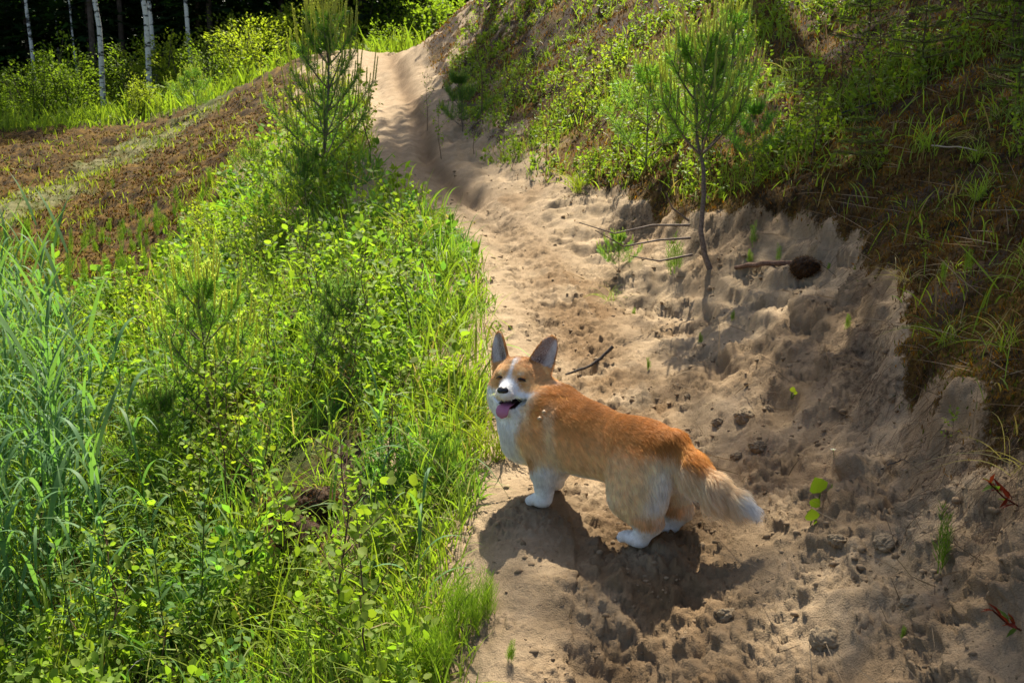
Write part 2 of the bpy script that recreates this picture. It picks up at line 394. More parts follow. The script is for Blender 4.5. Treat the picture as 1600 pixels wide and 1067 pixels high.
# ------------------------------------------------------------------ the dog
DOG_O = np.array([0.23028, 2.53594, 0.47640]); DOG_YAW, DOG_PITCH = 2.40285, 0.0774
def frame(yaw, pit, roll=0.0):
    Fv = np.array([math.cos(yaw) * math.cos(pit), math.sin(yaw) * math.cos(pit), math.sin(pit)])
    L0 = np.array([-math.sin(yaw), math.cos(yaw), 0]); U0 = np.cross(Fv, L0)
    Lv = L0 * math.cos(roll) + U0 * math.sin(roll)
    return np.array([Fv, Lv, np.cross(Fv, Lv)])
DB = frame(DOG_YAW, DOG_PITCH)                       # rows: forward, left, up
HB = frame(4.31264, 0.16, -0.0118) @ DB.T            # head axes in dog-local coordinates
HO = np.array([0.2904, 0.0241, 0.3145]); HS = 0.96
def h2l(p): return HO + HS * (np.asarray(p, float) @ HB)
def l2h(p): return ((p - HO) @ HB.T) / HS

def build_dog():
    h = 0.0036
    xs = np.arange(-0.47, 0.47, h); ys = np.arange(-0.15, 0.20, h); zs = np.arange(-0.012, 0.49, h)
    shp = (len(xs), len(ys), len(zs))
    G = np.stack(np.meshgrid(xs, ys, zs, indexing='ij'), -1).reshape(-1, 3).astype(np.float32)
    D = np.full(len(G), 1.0, np.float32)
    def sub(lo, hi):
        return np.nonzero(np.all((G > np.array(lo)) & (G < np.array(hi)), 1))[0]
    def smin(a, b, k):
        hh = np.clip(0.5 + 0.5 * (b - a) / k, 0, 1); return b * (1 - hh) + a * hh - k * hh * (1 - hh)
    def ell(P, c, r):
        q = (P - np.array(c, np.float32)); r = np.array(r, np.float32)
        k0 = np.linalg.norm(q / r, axis=1); k1 = np.linalg.norm(q / (r * r), axis=1)
        return k0 * (k0 - 1) / np.maximum(k1, 1e-6)
    def cone(P, a, b, ra, rb):
        a = np.array(a, np.float32); b = np.array(b, np.float32); ab = b - a
        t = np.clip(((P - a) @ ab) / (ab @ ab), 0, 1)
        return np.linalg.norm(P - a - t[:, None] * ab, axis=1) - (ra + (rb - ra) * t)
    def add(fn, args, k, lo, hi, head=False):
        I = sub(lo, hi); P = G[I]
        if head: P = l2h(P).astype(np.float32)
        D[I] = smin(D[I], fn(P, *args) * (HS if head else 1), k)
    A = (-1, -1, -1); B = (1, 1, 1)
    K = 0.05
    add(ell, ((.135, 0, .205), (.150, .090, .103)), K, A, B)
    add(ell, ((.01, 0, .204), (.160, .083, .090)), K, A, B)
    add(ell, ((-.13, 0, .207), (.115, .090, .094)), K, A, B)
    add(ell, ((.262, .012, .185), (.066, .074, .098)), K, (0, -1, 0), B)
    # neck ruff up to the head
    add(cone, ((.20, 0, .235), (.280, .016, .272), .092, .084), .05, (0, -1, 0), B)
    for s in (1, -1):
        # fore leg
        fx = -.010 if s > 0 else 0.05
        add(cone, ((.175, .055 * s, .19), (.145 + fx * .6, .068 * s, .115), .050, .036), .035, (0, -1, -1), B)
        add(cone, ((.145 + fx * .6, .066 * s, .115), (.150 + fx, .062 * s, .035), .034, .024), .02, (0, -1, -1), B)
        add(ell, ((.163 + fx, .062 * s, .018), (.032, .025, .019)), .012, (0, -1, -1), B)
        for j, yy in enumerate((-.018, -.006, .006, .018)):
            add(ell, ((.186 + fx + (0.005 if j in (1, 2) else 0), .062 * s + yy, .012), (.0145, .0068, .0125)), .0018, (.1, -1, -1), B)
        # hind leg
        ox = 0.0 if s > 0 else -0.005
        add(ell, ((-.152, .060 * s, .158), (.084, .050, .092)), .018, (-1, -1, -1), (.2, 1, 1))
        add(cone, ((-.150, .062 * s, .120), (-.198 + ox, .064 * s, .072), .056, .033), .03, (-1, -1, -1), (.2, 1, 1))
        add(cone, ((-.200 + ox, .064 * s, .072), (-.182 + ox, .064 * s, .024), .029, .0225), .018, (-1, -1, -1), (.2, 1, 1))
        add(ell, ((-.160 + ox, .064 * s, .015), (.036, .024, .0175)), .012, (-1, -1, -1), (.2, 1, 1))
        for j, yy in enumerate((-.017, -.006, .006, .017)):
            add(ell, ((-.134 + ox + (0.005 if j in (1, 2) else 0), .064 * s + yy, .0115), (.0135, .0066, .0120)), .0018, (-.3, -1, -1), (.1, 1, 1))
    # tail and the feathered rump
    tail = [(-.205, 0, .262), (-.265, .006, .218), (-.335, .004, .190), (-.390, -.008, .172), (-.428, -.018, .158)]
    tr = [.034, .030, .022, .013, .006]
    for a, b, ra, rb in zip(tail[:-1], tail[1:], tr[:-1], tr[1:]):
        add(cone, (a, b, ra, rb), .025, (-1, -1, -1), (0, 1, 1))
    # head, in its own frame: x to the nose, y the dog's left
    HA = np.array((.05, -.15, .12)); HBX = np.array((1, 1, 1))
    def hadd(fn, args, k): add(fn, args, k, HA, HBX, True)
    D0 = D.copy()
    hadd(ell, ((-.005, 0, .012), (.074, .069, .060)), .03)
    hadd(ell, ((-.02, .049, -.032), (.054, .046, .048)), .028)      # cheeks
    hadd(ell, ((-.02, -.049, -.032), (.054, .046, .048)), .028)
    hadd(ell, ((.036, .026, .022), (.026, .020, .016)), .014)       # brows
    hadd(ell, ((.036, -.026, .022), (.026, .020, .016)), .014)
    hadd(cone, ((.035, 0, -.014), (.100, 0, -.029), .036, .0205), .018)
    hadd(ell, ((.088, .011, -.036), (.026, .015, .014)), .010)      # flews
    hadd(ell, ((.088, -.011, -.036), (.026, .015, .014)), .010)
    hadd(cone, ((.015, 0, -.058), (.078, 0, -.079), .036, .0135), .014)
    # mouth opening
    I = sub(HA, HBX); P = l2h(G[I]).astype(np.float32)
    th = 0.24
    Q = P - np.array((.078, 0, -.0565), np.float32)
    Q2 = Q.copy(); Q2[:, 0] = Q[:, 0] * math.cos(th) - Q[:, 2] * math.sin(th); Q2[:, 2] = Q[:, 0] * math.sin(th) + Q[:, 2] * math.cos(th)
    wdg = 0.0050 + 0.0085 * np.clip((Q2[:, 0] + .045) / .06, 0, 1)
    cav = np.maximum(np.abs(Q2[:, 2] + .002 - Q2[:, 1] ** 2 * 3.0) - wdg, np.maximum(-Q2[:, 0] - .048, np.abs(Q2[:, 1]) - .06))
    D[I] = np.maximum(D[I], -cav)
    # eye hollows: closed, squeezed lids
    for s in (1, -1):
        e = ell(P, (.060, .034 * s, .0105), (.013, .013, .0045))
        D[I] = -smin(-D[I], e, .006)
    # ears
    for s in (1, -1):
        base = np.array((-.012, .050 * s, .040)); tip = np.array((-.026, .090 * s, .138))
        up = nrm(tip - base); Lh = np.linalg.norm(tip - base)
        fr = nrm(np.array((math.cos(.5), s * math.sin(.5), 0.0))); fr = nrm(fr - up * (fr @ up)); si = np.cross(up, fr)
        q = P - base.astype(np.float32)
        a = (q @ up) / Lh; bb = q @ si; cc = q @ fr
        ac = np.clip(a, 0, 1)
        w = .0375 * np.sqrt(np.clip(1 - ac ** 2.8, 0, 1)) * (1 - .14 * ac)
        cup = bb ** 2 * 14 - .004
        d = np.maximum(np.maximum(np.abs(bb) - w, np.abs(cc - cup) - (.0052 - .0015 * ac)), np.maximum(a - 1, -.25 - a) * Lh)
        D[I] = smin(D[I], (d * .8 * HS).astype(np.float32), .010)
    S = D.reshape(shp)
    # surface nets
    ins = S < 0
    cnt = np.zeros(tuple(n - 1 for n in shp), np.int8)
    corner = [(i, j, k) for i in (0, 1) for j in (0, 1) for k in (0, 1)]
    sl = lambda c: tuple(slice(c[a], shp[a] - 1 + c[a]) for a in range(3))
    for c in corner: cnt += ins[sl(c)]
    act = (cnt > 0) & (cnt < 8)
    idx = np.full(cnt.shape, -1, np.int64); ci = np.argwhere(act); idx[act] = np.arange(len(ci))
    acc = np.zeros((len(ci), 3)); num = np.zeros(len(ci))
    vals = {c: S[ci[:, 0] + c[0], ci[:, 1] + c[1], ci[:, 2] + c[2]] for c in corner}
    for c in corner:
        for ax in range(3):
            if c[ax] == 0:
                c2 = tuple(c[a] + (a == ax) for a in range(3))
                a_, b_ = vals[c], vals[c2]; m = (a_ < 0) != (b_ < 0)
                t = np.where(m, a_ / np.where(m, a_ - b_, 1), 0)
                p = np.array(c, float)[None, :].repeat(len(ci), 0); p[:, ax] += t
                acc += p * m[:, None]; num += m
    V = (ci + acc / num[:, None]) * h + np.array([xs[0], ys[0], zs[0]])
    F = []
    for ax in range(3):
        o1, o2 = [(1, 2), (2, 0), (0, 1)][ax]
        lo = [slice(1, n - 1) for n in shp]; lo[ax] = slice(0, shp[ax] - 1)
        hi = list(lo); hi[ax] = slice(1, shp[ax])
        a_ = ins[tuple(lo)]; b_ = ins[tuple(hi)]
        e = np.argwhere(a_ != b_); e[:, [o1, o2]] += 1
        flip = a_[a_ != b_]
        def cell(d1, d2):
            q = e.copy(); q[:, o1] -= d1; q[:, o2] -= d2; return idx[q[:, 0], q[:, 1], q[:, 2]]
        qd = np.stack([cell(1, 1), cell(0, 1), cell(0, 0), cell(1, 0)], 1)
        qd[~flip] = qd[~flip][:, ::-1]; F.append(qd)
    F = np.concatenate(F); F = F[(F >= 0).all(1)]
    # a light Laplacian pass
    ed = np.concatenate([F[:, [0, 1]], F[:, [1, 2]], F[:, [2, 3]], F[:, [3, 0]]])
    for _ in range(2):
        s_ = np.zeros_like(V); n_ = np.zeros(len(V))
        for k in range(3): s_[:, k] = np.bincount(ed[:, 0], V[ed[:, 1], k], len(V)) + np.bincount(ed[:, 1], V[ed[:, 0], k], len(V))
        n_ = np.bincount(ed[:, 0], minlength=len(V)) + np.bincount(ed[:, 1], minlength=len(V))
        V = V * .5 + .5 * s_ / n_[:, None]
    return V, F

ORANGE = np.array([.68, .335, .082]); RUST = np.array([.50, .215, .044]); TAN = np.array([.92, .57, .22]); CREAM = np.array([.94, .75, .46])
WHITE = np.array([.93, .91, .86]); GREY = np.array([.56, .44, .30])
def dog_colour(P, rnd):
    """coat colour at dog-local points P, rnd: per-point random for speckle"""
    x, y, z = P[:, 0], P[:, 1], P[:, 2]
    n1 = fbm(x * 14 + 3, z * 14 + y * 9, 91, 3); n2 = fbm(x * 40, z * 40 + y * 31, 95, 2)
    def mx(c, tgt, w): w = np.clip(w, 0, 1)[:, None]; return c * (1 - w) + tgt * w
    c = np.tile(ORANGE, (len(P), 1))
    top = z + 0.02 * n1
    c = mx(c, TAN, smooth(.295, .20, top))
    c = mx(c, CREAM, smooth(.25, .16, top) * .35)
    c = mx(c, RUST, smooth(.262, .30, top) * smooth(.22, .14, x) * .9)
    c = mx(c, RUST, smooth(.06, .02, np.abs(x + .195)) * smooth(.235, .265, z) * .8)
    # flank: paler band behind the shoulder
    c = mx(c, CREAM, smooth(.026, .006, np.abs(x - .115 - (z - .2) * .25)) * smooth(.31, .24, z) * .8)
    c = mx(c, CREAM, smooth(.034, .006, np.abs(x - .205 - (z - .25) * .45)) * smooth(.20, .26, z) * .8)
    c = mx(c, CREAM, smooth(.185, .125, top) * .8)
    c = mx(c, WHITE, smooth(.142, .112, top) * smooth(-.2, .0, x))
    # thighs and rump
    c = mx(c, CREAM * .95 + TAN * .1, smooth(-.04, -.13, x) * smooth(.26, .20, top) * .6)
    c = mx(c, CREAM, smooth(-.155, -.205, x + .02 * n1) * smooth(.265, .235, top))
    c = mx(c, WHITE, smooth(-.185, -.235, x + .04 * n1) * smooth(.245, .20, top) * smooth(.09, .14, z) * .9)
    c = mx(c, ORANGE, smooth(-.17, -.20, x) * smooth(.115, .085, z) * smooth(.05, .07, z) * .6)
    c = mx(c, WHITE, smooth(.074, .060, z + .006 * n2))
    # chest, throat and fore legs
    ch = smooth(.200, .240, x + .10 * (z - .2) + .02 * n1 + .03 * smooth(.04, .0, np.abs(y)) - .12 * np.clip(z - .22, 0, 1))
    c = mx(c, WHITE, ch * smooth(.36, .30, z) )
    c = mx(c, WHITE, smooth(.125, .105, z + .008 * n1) * smooth(.05, .09, x))
    c = mx(c, ORANGE * .8, smooth(.03, .012, np.hypot(x - .17, z - .135)) * .8 * (y > 0))
    # ruff behind the head
    ruff = smooth(.17, .21, x) * smooth(.255, .28, z)
    c = mx(c, CREAM * .95, ruff * smooth(-.3, .1, n1) * .8)
    # tail
    tl = smooth(-.222, -.245, x)
    tcol = mx(np.tile(CREAM, (len(P), 1)), GREY * 1.25, smooth(.0, .3, n2) * .45)
    tcol = mx(tcol, ORANGE, smooth(.008, .028, z - (.218 + (x + .265) * .40)) * smooth(-.34, -.28, x))
    tcol = mx(tcol, WHITE, smooth(.0, -.02, z - (.205 + (x + .265) * .37)) * smooth(-.33, -.26, x) * .6)
    tcol = mx(tcol, GREY * 1.3, smooth(-.29, -.34, x) * smooth(-.41, -.37, x) * .35)
    tcol = mx(tcol, WHITE, smooth(-.385, -.41, x))
    c = mx(c, tcol, tl)
    # ---- head
    H = l2h(P); hx, hy, hz = H[:, 0], H[:, 1], H[:, 2]
    ay = np.abs(hy)
    r = np.sqrt((hx / .12) ** 2 + (hy / .105) ** 2 + ((hz - .02) / .105) ** 2)
    hd = smooth(1.12, .98, r)
    ear = smooth(.058, .068, hz - .1 * (.05 - ay))
    fc = np.tile(np.array([.80, .49, .20]), (len(P), 1))
    fc = mx(fc, np.array([.82, .56, .28]), smooth(.03, .06, hz) * .5)
    fc = mx(fc, CREAM * 1.08, smooth(.009, .001, np.hypot((ay - .031) * .75, hz - .027)) * smooth(.02, .04, hx) * .95)          # brow spots
    fc = mx(fc, ORANGE * .75, smooth(.018, .004, np.hypot(ay - .037, (hz + .004) * 1.2)) * smooth(.02, .05, hx) * .8)
    w = .0035 + .010 * smooth(.012, -.012, hz) + .006 * smooth(.045, .07, hz)
    fc = mx(fc, WHITE, smooth(.004, -.002, ay - w - .002 * n2) * smooth(.0, .02, hx))                                    # blaze
    fc = mx(fc, WHITE, smooth(.070, .080, hx + .25 * np.clip(.012 - ay, 0, 1)))                                                                      # muzzle
    low = -.026 + .010 * smooth(.050, .0, hx) + .004 * n2
    fc = mx(fc, WHITE, smooth(low + .008, low - .006, hz) )                                                          # cheeks
    fc = mx(fc, TAN, smooth(.058, .082, ay) * smooth(-.04, -.01, hz) * smooth(.02, -.02, hx) * .8)
    ec = np.tile(np.array([.52, .25, .075]), (len(P), 1))
    fc = mx(fc, ec, ear)
    c = mx(c, fc, hd)
    er = (hz > .055) & (r < 2.0) & (ay > .02) & (z > .33) & (x > .15)
    c = np.where(er[:, None], mx(c, ec, np.ones(len(P))), c)
    c = mx(c, np.array([.50, .37, .23]), smooth(.05, .0, z) * smooth(-.2, .4, n2) * .35)
    c = c * (1 + .30 * (rnd[:, None] - .5)) * (1 + .16 * n2[:, None])
    return np.clip(c, 0, .95)
def ear_inner(P, N):
    H = l2h(P); Nh = N @ HB.T
    s = np.sign(H[:, 1]); ay = np.abs(H[:, 1])
    base = np.array((-.012, .050, .040)); tip = np.array((-.026, .090, .138)); up = nrm(tip - base); L = np.linalg.norm(tip - base)
    fr = nrm(np.array((math.cos(.5), math.sin(.5), 0.0))); fr = nrm(fr - up * (fr @ up)); si = np.cross(up, fr)
    q = np.stack([H[:, 0], ay, H[:, 2]], 1) - base; n = np.stack([Nh[:, 0], Nh[:, 1] * s, Nh[:, 2]], 1)
    a = (q @ up) / L; b = q @ si; f = n @ fr; c = q @ fr
    w = .0375 * np.sqrt(np.clip(1 - np.clip(a, 0, 1) ** 2.8, 0, 1)) * (1 - .14 * a)
    inn = smooth(.1, .5, f) * smooth(.10, .22, a) * smooth(.96, .86, a) * smooth(w, w * .72, np.abs(b)) * (np.abs(c) < .03)
    return inn, a, b

def make_dog():
    dog = empty("dog")
    tag(dog, "orange and white corgi with closed eyes and its tongue out, standing on the sandy path", "dog")
    V, F = build_dog()
    Mx = Matrix(((*DB[:, 0], 0), (*DB[:, 1], 0), (*DB[:, 2], 0), (0, 0, 0, 1)))
    M = Matrix.Identity(4)
    for i in range(3):
        for j in range(3): M[i][j] = DB[j][i]
    for i in range(3): M[i][3] = DOG_O[i]
    dog.matrix_world = M
    # normals
    a = V[F[:, 1]] - V[F[:, 0]]; b = V[F[:, 2]] - V[F[:, 0]]; fn = np.cross(a, b)
    N = np.zeros_like(V)
    for k in range(4):
        for d in range(3): N[:, d] += np.bincount(F[:, k], fn[:, d], len(V))
    N = nrm(N)
    ctr = V.mean(0)
    rg = np.random.default_rng(5)
    col = dog_colour(V, np.full(len(V), .5))
    inn, ea, eb = ear_inner(V, N)
    pink = np.array([.36, .25, .20]); dark = np.array([.10, .055, .045]); pale = np.array([.66, .58, .50])
    ic = pale * smooth(.0, .012, eb)[:, None] + pink * (1 - smooth(.0, .012, eb))[:, None]
    dk = (smooth(.55, .25, ea) * smooth(.022, .0, np.abs(eb + .004)))[:, None]
    ic = ic * (1 - dk) + dark * dk
    col = col * (1 - inn[:, None]) + ic * inn[:, None]
    H = l2h(V)
    # mouth lining and eyelid lines
    inside = (np.abs(H[:, 2] + .0575 + (H[:, 0] - .078) * .24) < .0165) & (H[:, 0] > .034) & (np.abs(H[:, 1]) < .030) & (H[:, 0] < .115)
    nz = (N @ HB.T)
    lining = inside & (np.abs(nz[:, 2]) > .55)
    lip = inside & ~lining
    col[lining] = (.045, .014, .014); col[lip] = col[lip] * .55
    skin = NB("dog skin")
    body = make_mesh("body", V, F, skin.finish(skin.n("ShaderNodeBsdfPrincipled", {"Base Color": skin.attr("col"), "Roughness": .85, "Specular IOR Level": .15})), dog, attrs={"col": col})
    # ---- fur
    T = np.concatenate([F[:, [0, 1, 2]], F[:, [0, 2, 3]]])
    ar = np.linalg.norm(np.cross(V[T[:, 1]] - V[T[:, 0]], V[T[:, 2]] - V[T[:, 0]]), axis=1) / 2
    cen = V[T].mean(1); Hc = l2h(cen)
    head = np.sqrt((Hc[:, 0] / .13) ** 2 + (Hc[:, 1] / .11) ** 2 + ((Hc[:, 2] - .03) / .12) ** 2) < 1.0
    dens = np.where(head, 3.2, 1.0) * np.where(cen[:, 2] < .09, 1.6, 1) * np.where(cen[:, 0] < -.19, 1.4, 1)
    nh = 170000
    pick = rg.choice(len(T), nh, p=ar * dens / (ar * dens).sum())
    r1 = np.sqrt(rg.random(nh)); r2 = rg.random(nh)
    w = np.stack([1 - r1, r1 * (1 - r2), r1 * r2], 1)
    P = (V[T[pick]] * w[:, :, None]).sum(1); Nn = nrm((N[T[pick]] * w[:, :, None]).sum(1))
    Hp = l2h(P); Nhp = Nn @ HB.T
    inn, ea, eb = ear_inner(P, Nn)
    x, y, z = P.T
    keep = np.ones(nh, bool)
    keep &= ~((np.abs(Hp[:, 2] + .0575 + (Hp[:, 0] - .078) * .24) < .018) & (Hp[:, 0] > .032) & (np.abs(Hp[:, 1]) < .034) & (Hp[:, 0] < .12) & (np.abs(Nhp[:, 2]) > .5))
    keep &= ~(np.linalg.norm(Hp - np.array((.116, 0, -.022)), axis=1) < .0140)
    for s in (1, -1):
        q = Hp - np.array((.060, .034 * s, .0105)); keep &= ~((np.abs(q[:, 1]) < .0105) & (np.abs(q[:, 2]) < .0022) & (q[:, 0] > -.02))
    keep &= ~((inn > .5) & (rg.random(nh) < .6))
    # flow
    flow = np.zeros((nh, 3))
    flow[:] = (-1.0, 0, -.45)
    flow[:, 2] -= .8 * smooth(.24, .14, z)
    m = z < .115; flow[m] = (-.15, 0, -1)
    cst = smooth(.20, .26, x); flow = flow * (1 - cst[:, None]) + np.array((-.25, 0, -1.0)) * cst[:, None]
    rp = smooth(-.17, -.22, x) * smooth(.10, .13, z); flow = flow * (1 - rp[:, None]) + np.array((-.45, 0, -1.0)) * rp[:, None]
    tl = smooth(-.235, -.26, x); tdir = nrm(np.array((-.9, -.06, -.42)))
    flow = flow * (1 - tl[:, None]) + (tdir + np.array((0, 0, -.35))) * tl[:, None]
    hd = np.sqrt((Hp[:, 0] / .14) ** 2 + (Hp[:, 1] / .12) ** 2 + ((Hp[:, 2] - .05) / .15) ** 2)
    onear = (Hp[:, 2] > .05) & (z > .33) & (x > .12)
    hw = np.maximum(smooth(1.05, .85, hd), onear)
    hf = nrm(Hp - np.array((.16, 0, -.02))) * np.array((1, 1, 1)); hf[:, 2] -= .25 * (Hp[:, 2] < -.01)
    hf[Hp[:, 2] > .065] = (-.1, 0, 1)
    flow = flow * (1 - hw[:, None]) + (hf @ HB) * hw[:, None]
    clump = np.stack([fbm(x * 45 + k * 7, (z + y) * 45, 60 + k, 2) for k in range(3)], 1)
    flow = nrm(flow) + clump * .55 + rg.normal(0, .12, (nh, 3))
    flow = flow - Nn * (flow * Nn).sum(1, keepdims=True); flow = nrm(flow)
    Ln = np.full(nh, .016)
    Ln += .004 * smooth(.20, .14, z) * smooth(.085, .12, z) + .007 * cst * smooth(.10, .16, z) + .009 * rp
    Ln = np.where(z < .085, .004 + .010 * smooth(.03, .085, z), Ln)
    Ln += tl * .028 * smooth(-.44, -.33, x) * smooth(.02, -.02, z - (.218 + (x + .265) * .37)) + tl * .004
    ruffz = smooth(.15, .22, x) * smooth(.22, .25, z); Ln += .008 * ruffz
    Ln = np.where((hd < 1.55) & (Hp[:, 0] > .0) & (Hp[:, 2] < -.02) & (Hp[:, 2] > -.115), np.minimum(Ln, .009), Ln)
    fl = np.where(Hp[:, 0] > .05, .0045, .009) + .014 * smooth(.0, -.04, Hp[:, 0]) * (Hp[:, 2] < .03)
    fl = np.where((Hp[:, 0] > .015) & (Hp[:, 2] < .0), .0042, fl)
    fl = np.where(Hp[:, 2] > .06, .0055, fl)
    Ln = Ln * (1 - hw) + fl * hw
    Ln = np.where(inn > .3, .006, Ln) * rg.uniform(.65, 1.2, nh)
    lift = np.where(hw > .5, .40, .46) + rp * .1 + tl * .25
    Ln = Ln * (1 - .35 * smooth(.16, .12, z) * smooth(-.12, -.02, x) * smooth(.16, .08, x))
    lift = lift * rg.uniform(.6, 1.4, nh)
    K = 5
    ts = np.linspace(0, 1, K)
    pts = np.zeros((nh, K, 3))
    grav = np.array((0, 0, -1.0))
    for i, t in enumerate(ts):
        pts[:, i] = P - Nn * .0003 + Ln[:, None] * (flow * t + Nn * (lift * (t - .55 * t * t))[:, None] + grav * (.10 * t * t))
    colr = dog_colour(P + rg.normal(0, .004, (nh, 3)), rg.random(nh))
    pl = np.array([.74, .64, .55]); colr = np.where((inn > .3)[:, None], pl * rg.uniform(.5, 1.1, (nh, 1)), colr)
    cn = fbm(x * 70 + y * 20, z * 70 + x * 15, 66, 2); colr = colr * (1 + .30 * cn[:, None])
    P, pts, colr, Ln = P[keep], pts[keep], colr[keep], Ln[keep]; n = len(P)
    hc = bpy.data.hair_curves.new("fur")
    hc.add_curves([K] * n)
    hc.position_data.foreach_set("vector", pts.astype(np.float32).ravel())
    ra = hc.attributes.new("radius", 'FLOAT', 'POINT')
    rr = (np.array([1, .95, .8, .5, .12])[None, :] * np.where(Ln < .010, .00040, .00052)[:, None])
    ra.data.foreach_set("value", rr.astype(np.float32).ravel())
    ca = hc.attributes.new("col", 'FLOAT_COLOR', 'CURVE')
    ca.data.foreach_set("color", np.concatenate([colr, np.ones((n, 1))], 1).astype(np.float32).ravel())
    b = NB("dog fur")
    d = b.n("ShaderNodeBsdfPrincipled", {"Base Color": b.attr("col"), "Roughness": .55, "Specular IOR Level": .25})
    t = b.n("ShaderNodeBsdfTranslucent", {"Color": b.attr("col")})
    hc.materials.append(b.finish(b.n("ShaderNodeMixShader", {0: .30, 1: d.outputs[0], 2: t.outputs[0]})))
    fo = bpy.data.objects.new("fur", hc); COL.objects.link(fo); fo.parent = dog
    # ---- nose, eyes, mouth, tongue
    def blob(name, rows, mat, seg=20):
        """lofted closed shape: rows of (centre, side half-vector, up half-vector) in head coordinates"""
        VV = []; FF = []
        for c, sv, uv in rows:
            for k in range(seg):
                an = 2 * math.pi * k / seg
                VV.append(h2l(np.array(c) + np.array(sv) * math.cos(an) + np.array(uv) * math.sin(an)))
        for i in range(len(rows) - 1):
            for k in range(seg):
                k2 = (k + 1) % seg; FF.append((i * seg + k, i * seg + k2, (i + 1) * seg + k2, (i + 1) * seg + k))
        return make_mesh(name, np.array(VV), np.array(FF)[:, ::-1], mat, dog)
    black = NB("wet black nose")
    bn = black.bump(black.noise(900, 2), .4, .0006)
    blackm = black.finish(black.n("ShaderNodeBsdfPrincipled", {"Base Color": (.012, .011, .012), "Roughness": .32, "Specular IOR Level": .5, "Normal": bn}))
    rows = []
    for t in np.linspace(0, 1, 9):
        s_ = math.sin(math.pi * min(1, .12 + t * .88)) ** .6 if t < .99 else .02
        if t == 0: s_ = .5
        rows.append(((.101 + .0230 * t, 0, -.0205 - .004 * t), (0, .0172 * s_, 0), (.002, 0, .0122 * s_)))
    nose = blob("nose", rows, blackm)
    for s in (1, -1):
        rows = [((.1165 + .0012 * i, s * (.0058 + .0006 * i), -.021), (0, .0022, 0), (0, 0, .0016)) for i in range(5)]
    eye_m = plain("dark eyelid slit", (.012, .008, .006), .35, .5)
    for s in (1, -1):
        rows = []
        for t in np.linspace(-1, 1, 11):
            w_ = .0028 * math.sqrt(max(0.02, 1 - t * t))
            cy = .034 + .0135 * t; cx = .0672 - .5 * max(0, cy - .030) ** 1 - .1 * abs(t) * .02
            rows.append(((cx, s * cy, .0080 + .0042 * (1 - t * t) - .0025 * t), (.0025, 0, 0), (0, 0, w_)))
        blob("eye", rows, eye_m, 10)
    tm = NB("tongue")
    tcol = tm.mix(tm.noise(60), (.42, .12, .20), (.55, .20, .28))
    tmat = tm.finish(tm.n("ShaderNodeBsdfPrincipled", {"Base Color": tcol, "Roughness": .42, "Subsurface Weight": .15, "Subsurface Radius": (.01, .004, .003), "Normal": tm.bump(tm.noise(700, 2), .3, .0006)}))
    path = [(.030, -.052), (.055, -.058), (.078, -.0625), (.094, -.0645), (.104, -.068), (.109, -.076), (.110, -.086), (.1085, -.094), (.1065, -.099)]
    wd = [.013, .015, .0175, .0185, .019, .0195, .0185, .0145, .003]
    rows = []
    for i, ((px, pz), w_) in enumerate(zip(path, wd)):
        a = path[max(0, i - 1)]; c = path[min(len(path) - 1, i + 1)]; d_ = nrm(np.array([c[0] - a[0], c[1] - a[1]])); nx, nz_ = -d_[1], d_[0]
        rows.append(((px, .002, pz), (0, w_, 0), (nx * .0038, 0, nz_ * .0038)))
    blob("tongue", rows, tmat)
    gum = plain("dark mouth lining", (.03, .010, .011), .4, .5)
    blob("mouth_lining", [((.028 + .010 * i, 0, -.0455 - .0026 * i), (0, .030 - .0026 * i, 0), (0, 0, .0056 + .0008 * i)) for i in range(6)], gum)
    claw = plain("dark claw", (.05, .04, .035), .4, .5)
    for s in (1, -1):
        for fx0, zz, yy in [(.186 + (-.010 if s > 0 else .05), .008, (-.018, -.006, .006, .018)), (-.134 + (0 if s > 0 else -.005), .007, (-.017, -.006, .006, .017))]:
            for j, y_ in enumerate(yy):
                bb_ = Bag(); x0 = fx0 + .011 + (.005 if j in (1, 2) else 0)
                bb_.add(*tube(np.array([(x0, s * (.062 if fx0 > 0 else .064) + y_, zz), (x0 + .005, s * (.062 if fx0 > 0 else .064) + y_, zz - .002), (x0 + .009, s * (.062 if fx0 > 0 else .064) + y_, zz - .006)]), [.0022, .0017, .0004], (1, 1, 1), 6)); bb_.obj("claw", claw, dog, True)
    wk = Bag(); rw = np.random.default_rng(3)
    for s in (1, -1):
        for j in range(9):
            p0 = np.array((.092 - .004 * (j % 3), s * .021, -.030 - .004 * (j // 3))); d_ = nrm(np.array((-.25 + .1 * rw.normal(), s * 1.0, -.25 + .2 * rw.normal()))); L_ = rw.uniform(.025, .045)
            wk.add(*tube(np.array([h2l(p0), h2l(p0 + d_ * L_ * .5), h2l(p0 + d_ * L_ + np.array((-.006, 0, -.005)))]), [.0003, .00022, .00008], (.85, .82, .78), 4))
    wk.obj("whiskers", M_GRASS, dog, True)
    # bead collar showing in the ruff
    amber = plain("pale wooden bead", (.55, .36, .18), .4, .5)
    import bmesh
    for k, (u, v, Y) in enumerate([(850, 644, 2.548), (843, 654, 2.550)]):
        bm = bmesh.new(); bmesh.ops.create_icosphere(bm, subdivisions=3, radius=.0060)
        me = bpy.data.meshes.new("collar_bead"); bm.to_mesh(me); bm.free()
        for p_ in me.polygons: p_.use_smooth = True
        me.materials.append(amber)
        o = bpy.data.objects.new("collar_bead", me); COL.objects.link(o); o.parent = dog
        o.location = tuple(DB @ (unproj(u, v, Y) - DOG_O))
    return dog
